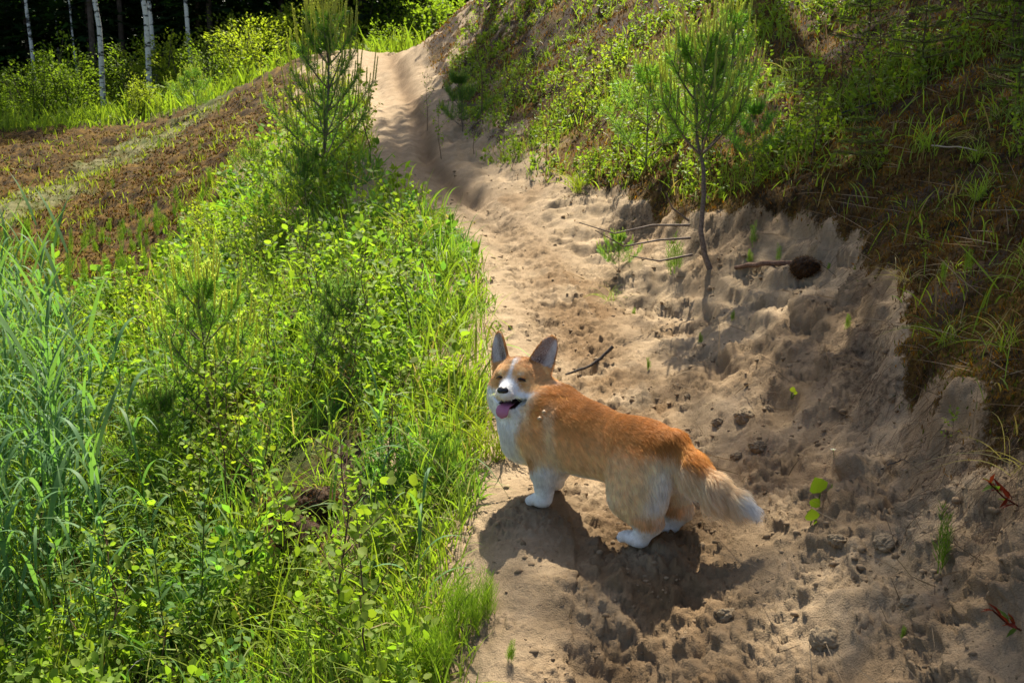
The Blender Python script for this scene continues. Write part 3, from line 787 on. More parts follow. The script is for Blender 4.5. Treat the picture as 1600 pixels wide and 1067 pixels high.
# ------------------------------------------------------------------ plant building
class Bag:
    def __init__(s): s.V = []; s.F = []; s.C = []; s.n = 0
    def add(s, V, F, C):
        V = V.reshape(-1, 3); s.V.append(V); s.F.append(F.reshape(-1, 3) + s.n); s.n += len(V)
        C = np.asarray(C, float)
        if C.ndim == 1: C = np.tile(C, (len(V), 1))
        s.C.append(C)
    def obj(s, name, mat, parent=None, smooth_shade=False):
        return make_mesh(name, np.concatenate(s.V), np.concatenate(s.F), mat, parent, smooth_shade, {"col": np.clip(np.concatenate(s.C), 0, 1)})
def perp(d, r=None):
    """unit vectors perpendicular to d, random turn"""
    r = rng.normal(size=d.shape) if r is None else r
    p = r - d * (r * d).sum(-1, keepdims=True); return nrm(p)
def blades(P, D, L, W, droop, col, nseg=4, side=None, shape='grass'):
    """curved tapering blades: base P, direction D, length L, width W, droop (0..1.5)"""
    n = len(P); L = np.broadcast_to(L, n); W = np.broadcast_to(W, n); droop = np.broadcast_to(droop, n)
    D = nrm(D); S = perp(D) if side is None else nrm(side)
    t = np.linspace(0, 1, nseg + 1)
    h = D.copy(); h[:, 2] = 0; h = nrm(h + 1e-4)
    G = nrm(h * .55 + np.array((0, 0, -1.0)))
    ctr = P[:, None] + L[:, None, None] * (D[:, None] * (t - .12 * droop[:, None] * t ** 2)[:, :, None] + G[:, None] * (droop[:, None] * .55 * t ** 2.2)[:, :, None])
    if shape == 'grass': w = (1 - t ** 2.2) * (.55 + .9 * t * (1 - t) * 2)
    elif shape == 'lance': w = np.sin(np.pi * (t * .96 + .04) ** .8) ** 1.0 + .05
    else: w = 1 - t * .6
    w = w[:-1]
    off = S[:, None] * (W[:, None] * .5 * w)[:, :, None]
    V = np.zeros((n, 2 * nseg + 1, 3))
    V[:, 0:2 * nseg:2] = ctr[:, :-1] - off; V[:, 1:2 * nseg:2] = ctr[:, :-1] + off; V[:, -1] = ctr[:, -1]
    f = []
    for i in range(nseg - 1):
        a = 2 * i; f += [(a, a + 1, a + 3), (a, a + 3, a + 2)]
    f.append((2 * nseg - 2, 2 * nseg - 1, 2 * nseg))
    F = (np.arange(n)[:, None, None] * (2 * nseg + 1) + np.array(f)[None]).reshape(-1, 3)
    C = np.repeat(np.broadcast_to(col, (n, 3)), 2 * nseg + 1, 0)
    return V, F, C
ROUND = (np.array([(0, 0, 0), (.34, .18, .06), (.47, .50, .10), (.27, .83, .05), (0, 1.02, -.04), (-.27, .83, .05), (-.47, .50, .10), (-.34, .18, .06), (0, .48, 0)]),
         np.array([(0, 1, 8), (1, 2, 8), (2, 3, 8), (3, 4, 8), (4, 5, 8), (5, 6, 8), (6, 7, 8), (7, 0, 8)]))
OVAL = (np.array([(0, 0, 0), (.26, .30, .06), (.26, .62, .05), (0, 1.0, -.08), (-.26, .62, .05), (-.26, .30, .06), (0, .45, 0)]),
        np.array([(0, 1, 6), (1, 2, 6), (2, 3, 6), (3, 4, 6), (4, 5, 6), (5, 0, 6)]))
LANCE = (np.array([(0, 0, 0), (.11, .25, .03), (.12, .55, .02), (0, 1.0, -.16), (-.12, .55, .02), (-.11, .25, .03), (0, .4, 0)]), OVAL[1])
SPRIG = (np.array([(0, 0, 0), (.22, .3, .02), (.05, .33, 0), (.30, .62, .02), (.06, .62, 0), (0, 1.0, 0), (-.06, .62, 0), (-.30, .62, .02), (-.05, .33, 0), (-.22, .3, .02)]),
         np.array([(0, 1, 2), (2, 3, 4), (4, 5, 6), (6, 7, 8), (8, 9, 0), (0, 2, 8), (2, 4, 8), (4, 6, 8)]))
def leaves(tpl, P, Y, size, col, N=None, wid=1.0):
    """leaf shapes at P growing along Y with normal near N"""
    n = len(P); Y = nrm(Y)
    N = np.tile((0, 0, 1.0), (n, 1)) if N is None else N
    N = N + rng.normal(0, .35, (n, 3)); N = nrm(N - Y * (N * Y).sum(1, keepdims=True)); X = np.cross(Y, N)
    size = np.broadcast_to(size, n)[:, None, None]
    T = tpl[0]
    V = P[:, None] + size * (X[:, None] * T[None, :, 0:1] * wid + Y[:, None] * T[None, :, 1:2] + N[:, None] * T[None, :, 2:3])
    F = (np.arange(n)[:, None, None] * len(T) + tpl[1][None]).reshape(-1, 3)
    return V, F, np.repeat(np.broadcast_to(col, (n, 3)), len(T), 0)
def tube(pts, rad, col, seg=6):
    pts = np.asarray(pts, float); m = len(pts); rad = np.broadcast_to(rad, m)
    d = nrm(np.gradient(pts, axis=0)); ref = np.array((.31, .95, .05)) if abs(d[0][2]) > .6 else np.array((.05, .1, 1.0))
    a = nrm(np.cross(d, ref)); b = np.cross(d, a)
    an = np.linspace(0, 2 * math.pi, seg, endpoint=False)
    V = pts[:, None] + rad[:, None, None] * (a[:, None] * np.cos(an)[None, :, None] + b[:, None] * np.sin(an)[None, :, None])
    F = []
    for i in range(m - 1):
        for k in range(seg):
            k2 = (k + 1) % seg; q = (i * seg + k, i * seg + k2, (i + 1) * seg + k2, (i + 1) * seg + k)
            F += [(q[0], q[1], q[2]), (q[0], q[2], q[3])]
    return V.reshape(-1, 3), np.array(F), np.tile(col, (m * seg, 1))
def cool(c, p):
    """species patches: some patches greener and cooler than others"""
    f = smooth(-.05, .3, fbm(p[:, 0] * 1.9 + 4, p[:, 1] * 1.9, 231, 3))[:, None]
    g = smooth(.0, .35, fbm(p[:, 0] * 3.1, p[:, 1] * 3.1 + 7, 233, 2))[:, None]
    return c * (1 + f * (np.array((.62, .86, 1.6)) - 1)) * (1 - .25 * g)
def vary(base, n, amt=.22, yel=.25):
    base = np.asarray(base, float)
    k = rng.uniform(1 - amt, 1 + amt, (n, 1)); c = base * k
    y = rng.random((n, 1)) ** 2 * yel
    return c * (1 - y) + np.array((.24, .26, .035)) * y
def rdir(n, up=1.0, spread=.4):
    a = rng.uniform(0, 2 * math.pi, n); s = np.abs(rng.normal(0, spread, n))
    return nrm(np.stack([np.cos(a) * s, np.sin(a) * s, np.full(n, up)], 1))

M_LEAF = leaf_mat("soft green leaf", .52, .6, .13)
M_GRASS = leaf_mat("grass blade", .45, .55, .16)
M_NEEDLE = leaf_mat("pine needle", .52, .40, .4, (1.5, 1.45, .6))
M_SHOOT = leaf_mat("young pine shoot", .62, .5, .2, (1.7, 1.6, .8))
M_DRY = leaf_mat("dry straw", .25, .7, .2, (1.1, 1.0, .8))
M_MOSS = leaf_mat("moss tuft", .30, .9, .05, (1.3, 1.1, .5))
M_FAR = leaf_mat("far leaf", .5, .65, .1)
def bark(name, c1, c2, scale=60):
    b = NB(name); n = b.noise(scale, 4, .7)
    return b.finish(b.n("ShaderNodeBsdfPrincipled", {"Base Color": b.mix(b.n("ShaderNodeMapRange", {0: n, 1: .35, 2: .65}).outputs[0], c1, c2), "Roughness": .9, "Specular IOR Level": .15, "Normal": b.bump(n, .8, .004)}))
M_BARK = bark("grey brown bark", (.10, .075, .055), (.24, .19, .15), 90)
M_STEM = bark("young stem", (.09, .05, .03), (.17, .11, .06), 90)
GREEN = np.array((.185, .265, .034)); YGREEN = np.array((.28, .325, .040)); DGREEN = np.array((.035, .085, .018)); BGREEN = np.array((.105, .215, .085))

# ------------------------------------------------------------------ where things grow
P_LEFT = [(-420, 520), (0, 470), (130, 465), (250, 440), (300, 340), (410, 270), (470, 190), (575, 150), (598, 280), (690, 315), (752, 400), (782, 500), (762, 600), (757, 760), (725, 860), (762, 1000), (772, 1500), (-420, 1500)]
P_BROWN = [(-420, 240), (0, 215), (250, 195), (545, 75), (580, 150), (470, 190), (410, 270), (300, 340), (250, 440), (130, 465), (0, 470), (-420, 520)]
P_RIGHT = [(695, 290), (684, 170), (715, 75), (740, 0), (760, -260), (2000, -260), (2000, 300), (1600, 250), (1300, 290), (1090, 320), (980, 300), (900, 300), (800, 275)]
P_MOSSR = [(1090, 320), (1300, 290), (2000, 250), (2000, 760), (1600, 700), (1500, 600), (1390, 520), (1340, 350)]
P_REED = [(-420, 480), (20, 500), (90, 590), (160, 740), (200, 1100), (-420, 1500)]
tu, tv = TERR['u'], TERR['v']
LOFF = -TERR['sd'] - TERR['hw']                # metres off the left edge of the track
W0 = TERR['cell'] / np.maximum(TERR['dist'], 1.6) ** 2 * (TERR['V'][:, 1] > .5)
NLOW = fbm(TERR['V'][:, 0] * 1.3, TERR['V'][:, 1] * 1.3, 201, 3)
D_LEFT = in_poly(tu, tv, P_LEFT) * smooth(-.02, .10, LOFF) * (TERR['sd'] < 0) * (TERR['V'][:, 1] < 22)
P_GAP = [(420, 760), (470, 700), (545, 640), (610, 655), (560, 740), (530, 820), (470, 905), (395, 880)]
D_LEFT = D_LEFT * (1 - .88 * in_poly(tu, tv, P_GAP))
D_BROWN = in_poly(tu, tv, P_BROWN) * (TERR['V'][:, 1] < 24) * (TERR['V'][:, 1] > 6) * (TERR['sd'] < 0) * smooth(.1, .3, LOFF)
D_RIGHT = in_poly(tu, tv, P_RIGHT) * (TERR['sd'] > 0) * smooth(.15, .4, TERR['sd'] - TERR['hw']) * (TERR['V'][:, 1] < 24)
D_MOSSR = in_poly(tu, tv, P_MOSSR) * (TERR['sd'] > 0) * (TERR['V'][:, 1] < 9) * smooth(.0, .08, TERR['sc'])
D_REED = in_poly(tu, tv, P_REED) * (TERR['V'][:, 1] < 12) * (TERR['sd'] < 0) * smooth(.5, .9, LOFF)
D_MEADOW = (TERR['V'][:, 1] > 23.5) * (TERR['V'][:, 1] < 46) * (np.abs(TERR['V'][:, 0]) < 34)
def spots(n, dens, falloff=1.0):
    w = W0 * dens * (TERR['dist'] ** (2 - 2 * falloff)); i = rng.choice(len(w), n, p=w / w.sum())
    p = TERR['V'][i].copy(); j = TERR['dist'][i, None] * .0015
    p[:, :2] += rng.normal(0, 1, (n, 2)) * j; p[:, 2] -= .004
    return p, i
_near = None
def ground_at(u, v, tol=14):
    """the visible ground point seen at photo position u, v"""
    d = np.hypot(tu - u, tv - v); k = np.nonzero(d < tol)[0]
    j = k[np.argmin(TERR['dist'][k] + .02 * d[k])]
    near = k[TERR['dist'][k] < TERR['dist'][j] * 1.12]
    return TERR['V'][near[np.argmin(d[near])]].copy()
def height_near(x, y):
    return float(height(np.array([x]), np.array([y]))[0])

# ------------------------------------------------------------------ ground cover that nobody could count
def cover():
    # short and knee-high grass on the left bank
    n = 52000; p, i = spots(n, D_LEFT * (.12 + smooth(-.15, .25, fbm(TERR['V'][:, 0] * 2.3, TERR['V'][:, 1] * 2.3, 202, 3))), .8)
    ds = TERR['dist'][i]
    b = Bag(); L = rng.gamma(4, .034, n).clip(.03, .42) * (1 + .03 * ds) * (.6 + .4 * smooth(0, .3, LOFF[i])); 
    c = vary(GREEN * 1.15, n, .35, .75); dry = rng.random(n) < .10; c[dry] = np.array((.36, .28, .13)) * rng.uniform(.6, 1.1, (dry.sum(), 1))
    b.add(*blades(p, rdir(n, 1, .45), L, (.0022 + .0009 * ds) * rng.uniform(.7, 1.6, n), rng.uniform(.1, 1.1, n), cool(c, p), 4))
    n = 3800; p, i = spots(n, D_LEFT * (TERR['V'][:, 1] < 9) * smooth(.0, .25, LOFF), .75); ds = TERR['dist'][i]
    b.add(*blades(p, rdir(n, 1, .5), rng.uniform(.22, .55, n), .0045 + .0010 * ds * rng.uniform(.6, 1.6, n), rng.uniform(.4, 1.6, n), cool(vary(GREEN * 1.1, n, .3, .5), p), 7))
    tag(b.obj("grass", M_GRASS), kind="stuff")
    # little round and oval leaves of the undergrowth
    b = Bag(); n0 = 3300; NM = fbm(TERR['V'][:, 0] * 2.6, TERR['V'][:, 1] * 2.6, 203, 3); p, i = spots(n0, D_LEFT * smooth(.05, .35, LOFF) * smooth(-.12, .22, NM), .85); ds = TERR['dist'][i]
    hgt = rng.uniform(.06, .30, n0) * (1 + .04 * ds); hgt *= .55 + .45 * smooth(0, .4, LOFF[i]); lean = rdir(n0, 1, .25)
    b.add(*blades(p, lean, hgt, .002 + .0006 * ds, .2, vary(GREEN * .8, n0), 3, shape='stem'))
    k = 11; P = np.repeat(p, k, 0); t = rng.uniform(.25, 1.02, n0 * k)[:, None]; h2 = np.repeat(hgt, k)[:, None]; l2 = np.repeat(lean, k, 0)
    out = rdir(n0 * k, .35, 1.0); base = P + l2 * h2 * t + out * .012
    sz = np.repeat((.012 + .0025 * ds) * rng.uniform(.5, 1.7, n0), k) * rng.uniform(.7, 1.2, n0 * k)
    cc = np.repeat(cool(vary(GREEN, n0, .3, .5), p), k, 0) * rng.uniform(.8, 1.25, (n0 * k, 1))
    half = rng.random(n0 * k) < .6
    b.add(*leaves(ROUND, base[half], out[half], sz[half], cc[half]))
    b.add(*leaves(OVAL, base[~half], out[~half], sz[~half] * 1.25, cc[~half] * np.array((.9, 1.0, .9))))
    tag(b.obj("undergrowth", M_LEAF), kind="stuff")
    # right slope: thin grass, low leaves
    b = Bag(); n = 26000; p, i = spots(n, D_RIGHT * (.15 + smooth(-.15, .3, NLOW)) + .08 * D_MOSSR, .8); ds = TERR['dist'][i]
    c = vary(GREEN * 1.1, n, .35, .6); dry = rng.random(n) < .18; c[dry] = np.array((.30, .22, .11)) * rng.uniform(.6, 1.1, (dry.sum(), 1))
    b.add(*blades(p, rdir(n, 1, .4), rng.gamma(3.5, .026, n).clip(.03, .30), (.0018 + .0007 * ds) * rng.uniform(.7, 1.5, n), rng.uniform(.1, 1.1, n), c, 4))
    n0 = 4200; p, i = spots(n0, D_RIGHT * smooth(-.2, .3, NLOW), .8); ds = TERR['dist'][i]; hgt = rng.uniform(.04, .2, n0); lean = rdir(n0, 1, .3); k = 9
    P = np.repeat(p, k, 0); t = rng.uniform(.1, 1, n0 * k)[:, None]; out = rdir(n0 * k, .35, 1.0)
    b.add(*leaves(OVAL, P + np.repeat(lean * hgt[:, None], k, 0) * t, out, np.repeat(.012 + .0022 * ds, k) * rng.uniform(.7, 1.4, n0 * k), np.repeat(vary(GREEN * .9, n0, .3, .3), k, 0)))
    tag(b.obj("bank_grass", M_GRASS), kind="stuff")
    # brown shoulder: sparse pale grass
    b = Bag(); n = 6000; p, i = spots(n, D_BROWN * (smooth(.05, .5, fbm(TERR['V'][:, 0] * .8, TERR['V'][:, 1] * .8, 207, 3) + .5 * (1 - TERR['ms'])) + .05), .9); ds = TERR['dist'][i]
    b.add(*blades(p, rdir(n, 1, .4), rng.uniform(.05, .22, n), .0011 * ds * rng.uniform(.5, 1.2, n), rng.uniform(.1, .9, n), vary(YGREEN * .8, n, .3, .4), 3))
    tag(b.obj("sparse_grass", M_GRASS), kind="stuff")
    # meadow in the hollow before the wood
    b = Bag(); n = 42000; p, i = spots(n, D_MEADOW, .8); ds = TERR['dist'][i]
    b.add(*blades(p, rdir(n, 1, .35), rng.uniform(.25, .75, n) * (.6 + .8 * smooth(-.3, .3, NLOW[i])), .0016 * ds * rng.uniform(.6, 1.3, n), rng.uniform(.2, .9, n), vary(GREEN * 1.0, n, .3, .6), 3))
    n0 = 16000; p, i = spots(n0, D_MEADOW * smooth(-.1, .3, NLOW), .8); ds = TERR['dist'][i]; p[:, 2] += rng.uniform(.05, .7, n0)
    b.add(*leaves(OVAL, p, rdir(n0, .3, 1.0), .10 * rng.uniform(.6, 1.3, n0), vary(GREEN * .9, n0, .3, .4)))
    tag(b.obj("meadow_grass", M_FAR), kind="stuff")
    # moss: short upright sprigs
    b = Bag(); n = 95000
    p, i = spots(n, TERR['ms'] * (TERR['V'][:, 1] < 18) * (TERR['sd'] > 0) * in_poly(tu, tv, [(-200, -300), (1900, -300), (1900, 1300), (-200, 1300)]), 1.0); ds = TERR['dist'][i]
    nm = fbm(p[:, 0] * 4, p[:, 1] * 4, 211, 3)[:, None]
    c = np.array((.085, .042, .012)) * (1 - smooth(-.15, .3, nm)) + np.array((.26, .135, .018)) * smooth(-.15, .3, nm); c = c * rng.uniform(.5, 1.4, (n, 1)); g = rng.random(n) < .10 + .5 * smooth(.0, .3, fbm(p[:, 0] * 1.5, p[:, 1] * 1.5, 212, 3)); c[g] = np.array((.10, .125, .02)) * rng.uniform(.5, 1.3, (g.sum(), 1))
    b.add(*blades(p, rdir(n, 1, .6), rng.uniform(.008, .022, n) * (.7 + .12 * ds), .0013 * ds ** .95 * rng.uniform(.8, 1.5, n), .3, c, 2))
    tag(b.obj("moss", M_MOSS), kind="stuff")
    b = Bag(); n = 60000
    p, i = spots(n, TERR['ms'] * D_BROWN * smooth(-.35, .15, fbm(TERR['V'][:, 0] * 3, TERR['V'][:, 1] * 3, 213, 3)), 1.0); ds = TERR['dist'][i]
    c = np.array((.13, .062, .010)) * rng.uniform(.05, 1.0, (n, 1)) ** 1.5; g = rng.random(n) < .2; c[g] = np.array((.10, .11, .025))
    b.add(*blades(p, rdir(n, 1, .8), rng.uniform(.02, .06, n), .0011 * ds * rng.uniform(.6, 1.5, n), .5, c, 2))
    tag(b.obj("brown_moss", M_MOSS), kind="stuff")
    # crumbs of sand on the track and the bank
    b = Bag(); n = 9000
    dens = (np.abs(TERR['sd']) < TERR['hw'] * 3.4) * (TERR['sd'] > -TERR['hw']) * (1 - TERR['ms']) * (TERR['V'][:, 1] < 8) * smooth(-.25, .25, fbm(TERR['V'][:, 0] * 4, TERR['V'][:, 1] * 4, 215, 3))
    p, i = spots(n, dens, 1.0)
    ico = np.array([(0, 0, 1), (.89, 0, .45), (.28, .85, .45), (-.72, .53, .45), (-.72, -.53, .45), (.28, -.85, .45), (.72, .53, -.45), (-.28, .85, -.45), (-.89, 0, -.45), (-.28, -.85, -.45), (.72, -.53, -.45), (0, 0, -1)])
    icf = np.array([(0, 1, 2), (0, 2, 3), (0, 3, 4), (0, 4, 5), (0, 5, 1), (1, 6, 2), (2, 7, 3), (3, 8, 4), (4, 9, 5), (5, 10, 1), (2, 6, 7), (3, 7, 8), (4, 8, 9), (5, 9, 10), (1, 10, 6), (6, 11, 7), (7, 11, 8), (8, 11, 9), (9, 11, 10), (10, 11, 6)])
    r = (.0016 + .0085 * rng.random(n) ** 6)[:, None, None] * (1 + .1 * TERR['dist'][i][:, None, None])
    V = p[:, None] + np.array((0, 0, .002)) + r * ico[None] * rng.uniform(.45, 1.3, (n, 12, 1)) * np.array((1, 1, .7))
    c = np.array((.27, .19, .11)) * rng.uniform(.6, 1.15, (n, 1))
    b.add(V, (np.arange(n)[:, None, None] * 12 + icf[None]), np.repeat(c, 12, 0))
    mm = NB("sand crumb"); tag(b.obj("sand_crumbs", mm.finish(mm.n("ShaderNodeBsdfPrincipled", {"Base Color": mm.attr("col"), "Roughness": .95, "Specular IOR Level": .1})), None, True), kind="stuff")
    # dead stalks and roots lying about
    b = Bag(); n = 2600
    p, i = spots(n, D_RIGHT * .5 + D_MOSSR + D_LEFT * .5 + .4 * (TERR['sd'] > TERR['hw']) * (TERR['V'][:, 1] < 6) * in_poly(tu, tv, [(700, 300), (1700, 300), (1700, 1200), (700, 1200)]), .9); ds = TERR['dist'][i]
    d = rdir(n, .12, 1.0); p[:, 2] += .008
    b.add(*blades(p, d, rng.uniform(.04, .22, n), .0012 * ds ** .6 * rng.uniform(.8, 1.6, n), rng.uniform(-.1, .3, n), np.array((.30, .22, .13)) * rng.uniform(.35, 1.2, (n, 1)), 4))
    tag(b.obj("dead_stalks", M_DRY), kind="stuff")
    # fine roots hanging from the broken turf edge
    b = Bag(); n = 2200; ew = TERR['sc'] + .16 * fbm(TERR['V'][:, 0] * 2.2, TERR['V'][:, 1] * 2.2, 33, 4)
    p, i = spots(n, (TERR['sd'] > TERR['hw']) * (TERR['V'][:, 1] < 8) * smooth(-.12, -.02, ew) * smooth(.06, .0, ew), .9); p[:, 2] += .012
    d = rng.normal(0, .5, (n, 3)) + np.array((-.7, -.5, -.6)); b.add(*blades(p, d, rng.uniform(.02, .09, n), .0011, .5, np.array((.10, .06, .035)) * rng.uniform(.4, 1.6, (n, 1)), 3))
    tag(b.obj("hanging_roots", M_DRY), kind="stuff")

# ------------------------------------------------------------------ single plants
def place(proto, loc, rz=0.0, s=1.0, label=None, group=None, tilt=None):
    r = proto.copy(); COL.objects.link(r); r.location = tuple(loc); r.rotation_euler = (tilt[0] if tilt else 0, tilt[1] if tilt else 0, rz); r.scale = (s, s, s)
    if label: r["label"] = label
    if group: r["group"] = group
    for ch in proto.children:
        c = ch.copy(); COL.objects.link(c); c.parent = r
        for g in ch.children:
            d = g.copy(); COL.objects.link(d); d.parent = c
    return r
class Kind:
    """a few built variants of one plant; the first placing of each uses the built one"""
    def __init__(s, builders): s.b = builders; s.made = {}
    def put(s, k, loc, rz, sc, label, cat, group=None, tilt=None):
        k %= len(s.b)
        if k not in s.made:
            o = s.b[k](); o.location = tuple(loc); o.rotation_euler = (tilt[0] if tilt else 0, tilt[1] if tilt else 0, rz); o.scale = (sc,) * 3; s.made[k] = o
            o["label"] = label; o["category"] = cat
            if group: o["group"] = group
            return o
        o = place(s.made[k], loc, rz, sc, label, None, tilt); o["category"] = cat
        if group: o["group"] = group
        elif "group" in o: del o["group"]
        return o
def shoot_needles(b, A, B, n, L, W, col, ang=.9, amt=.2):
    """needles along the segments A->B"""
    m = len(A); t = rng.random((m, n)); base = (A[:, None] + (B - A)[:, None] * t[:, :, None]).reshape(-1, 3)
    ax = np.repeat(nrm(B - A), n, 0); d = nrm(ax * math.cos(ang) + perp(ax) * math.sin(ang))
    N = m * n
    b.add(*blades(base, d, L * rng.uniform(.75, 1.15, N), W, rng.uniform(0, .15, N), vary(col, N, amt, .12), 2))
def pine(H=1.3, spread=.4, whorls=4, seed=0, bare=0.25, dark=(.035, .095, .022), cand=(.20, .25, .06), trunk=None, candle=.15, full=1.0, needle_w=.0026):
    def build():
        global rng
        keep, rng = rng, np.random.default_rng(seed + 900)
        root = empty("pine_sapling")
        tp = np.array(trunk) * H if trunk is not None else np.stack([np.cumsum(rng.normal(0, .012, 9)) * H, np.cumsum(rng.normal(0, .012, 9)) * H, np.linspace(-.03, .86, 9) * H], 1)
        tr = np.linspace(.016, .005, len(tp)) * H / 1.2
        b = Bag(); b.add(*tube(tp, tr, (1, 1, 1), 8)); nb = Bag(); cb = Bag(); bb = Bag()
        SA, SB = [], []; CA, CB = [], []
        top = tp[-1]; zz = (tp[:, 2] - tp[0, 2]) / (tp[-1, 2] - tp[0, 2])
        at = lambda f: np.array([np.interp(f, zz, tp[:, k]) for k in range(3)])
        for f0, f1 in zip(np.linspace(.55, .93, 4), np.linspace(.65, 1.0, 4)): SA.append(at(f0)); SB.append(at(f1))
        fr = list(np.linspace(bare, .97, whorls))
        for wi, f in enumerate(fr):
            o = at(f); nbz = int(rng.integers(4, 7)); ph = rng.uniform(0, 6.28)
            for k in range(nbz):
                az = ph + k * 6.283 / nbz + rng.normal(0, .2); ln = spread * (1.12 - .75 * f) * rng.uniform(.75, 1.15) + .05 * H
                d = np.array((math.cos(az), math.sin(az), .35 + .55 * f)); d = nrm(d)
                P0 = o; pts = [P0]
                for q in range(5):
                    d = nrm(d + np.array((0, 0, .14))); pts.append(pts[-1] + d * ln / 5)
                pts = np.array(pts); bb.add(*tube(pts, np.linspace(.0065, .0025, 6) * H / 1.2, (1, 1, 1), 5))
                for q in range(2, 5): SA.append(pts[q]); SB.append(pts[q + 1])
                # side shoots
                for q in (2, 3, 4):
                    for sgn in (-1, 1):
                        if rng.random() < .75 * full:
                            sd_ = nrm(d * .7 + sgn * np.array((-math.sin(az), math.cos(az), 0)) * .8 + np.array((0, 0, .25))); e = pts[q] + sd_ * ln * rng.uniform(.18, .34)
                            SA.append(pts[q]); SB.append(e); bb.add(*tube(np.array([pts[q], (pts[q] + e) / 2, e]), .0022, (1, 1, 1), 4))
                            CA.append(e); CB.append(e + nrm(sd_ * .35 + np.array((0, 0, 1.0))) * candle * rng.uniform(.4, .8))
                CA.append(pts[-1]); CB.append(pts[-1] + nrm(d * .3 + np.array((0, 0, 1.0))) * candle * rng.uniform(.8, 1.3))
        CA.append(top); CB.append(top + np.array((0, 0, candle * 1.9)))
        for k in range(5):
            a = k * 1.26 + .3; CA.append(top); CB.append(top + nrm(np.array((math.cos(a) * .35, math.sin(a) * .35, 1))) * candle * rng.uniform(1.1, 1.5))
        SA, SB, CA, CB = map(np.array, (SA, SB, CA, CB))
        shoot_needles(nb, SA, SB, int(44 * full), .050, needle_w, np.array(dark) * np.array((3.0, 2.5, 1.7)), .85)
        ls = np.linspace(.0055, .0035, 3)
        for a_, c_ in zip(CA, CB): cb.add(*tube(np.array([a_, (a_ + c_) / 2, c_]), ls, (.40, .42, .16), 4))
        shoot_needles(cb, CA, CB, 80, .017, needle_w * .8, np.array(cand) * 1.9, .55)
        b.obj("trunk", M_BARK, root, True); bb.obj("branches", M_BARK, root, True)
        nb.obj("needles", M_NEEDLE, root); cb.obj("new_shoots", M_SHOOT, root)
        rng = keep
        return root
    return build
def leafy(H=.5, nb=7, nl=9, leaf=.028, tpl=ROUND, col=GREEN, seed=0, spread=.35, yel=.5, name="leafy_sapling", stemr=.004):
    def build():
        global rng
        keep, rng = rng, np.random.default_rng(seed + 300)
        root = empty(name); sb = Bag(); lb = Bag()
        m = 8; sp = np.stack([np.cumsum(rng.normal(0, .03, m)) * H, np.cumsum(rng.normal(0, .03, m)) * H, np.linspace(-.03, 1, m) * H], 1)
        sb.add(*tube(sp, np.linspace(stemr, stemr * .3, m), (1, 1, 1), 5)); zz = np.linspace(0, 1, m)
        at = lambda f: np.array([np.interp(f, zz, sp[:, k]) for k in range(3)])
        LP, LD = [], []
        for k in range(nb):
            f = .22 + .75 * (k + rng.random() * .6) / nb; az = k * 2.4 + rng.normal(0, .3); ln = spread * H * (1.15 - .8 * f) * rng.uniform(.7, 1.2) + .03
            d = nrm(np.array((math.cos(az), math.sin(az), .75))); pts = [at(f)]
            for q in range(4): d = nrm(d + np.array((0, 0, .05)) + rng.normal(0, .08, 3)); pts.append(pts[-1] + d * ln / 4)
            pts = np.array(pts); sb.add(*tube(pts, np.linspace(stemr * .4, stemr * .18, 5), (1, 1, 1), 4))
            for q in range(nl):
                t = .15 + .9 * q / nl; i0 = min(3, int(t * 4)); base = pts[i0] + (pts[i0 + 1] - pts[i0]) * (t * 4 - i0)
                o = nrm(perp(d[None])[0] + d * .4 + np.array((0, 0, -.1))); LP.append(base + o * leaf * .35); LD.append(o)
        for q in range(6): o = rdir(1, .5, 1.)[0]; LP.append(at(.8 + .2 * q / 6) + o * leaf * .3); LD.append(o)
        LP = np.array(LP); LD = np.array(LD); n = len(LP); 
        lb.add(*leaves(tpl, LP, LD + np.array((0, 0, -.15)), leaf * rng.uniform(.65, 1.2, n), vary(col, n, .25, yel), rng.normal(0, .5, (n, 3)) + np.array((0, 0, 1))))
        sb.obj("stem", M_STEM, root, True); lb.obj("leaves", M_LEAF, root)
        rng = keep
        return root
    return build
def reed(H=1.0, nl=7, L=.42, W=.020, col=BGREEN, seed=0, name="reed"):
    def build():
        global rng
        keep, rng = rng, np.random.default_rng(seed + 500)
        root = empty(name); sb = Bag(); lb = Bag(); m = 7; lean = rng.normal(0, .10, 2)
        tz = np.linspace(0, 1, m); sp = np.stack([lean[0] * H * tz ** 2, lean[1] * H * tz ** 2, tz * H - .02], 1)
        sb.add(*tube(sp, np.linspace(.0032, .0012, m), col * 1.1, 5))
        f = np.linspace(.12, .98, nl); P = np.stack([np.interp(f, tz, sp[:, k]) for k in range(3)], 1)
        a = np.arange(nl) * 2.7 + rng.normal(0, .4, nl); D = np.stack([np.cos(a) * .42, np.sin(a) * .42, np.ones(nl)], 1) 
        S = np.stack([-np.sin(a), np.cos(a), np.zeros(nl)], 1)
        lb.add(*blades(P, D, L * rng.uniform(.6, 1.15, nl), W * rng.uniform(.7, 1.1, nl), rng.uniform(.35, 1.35, nl), vary(col, nl, .15, .18), 9, S, 'grass'))
        sb.obj("stalk", M_GRASS, root, True); lb.obj("leaves", M_GRASS, root)
        rng = keep
        return root
    return build
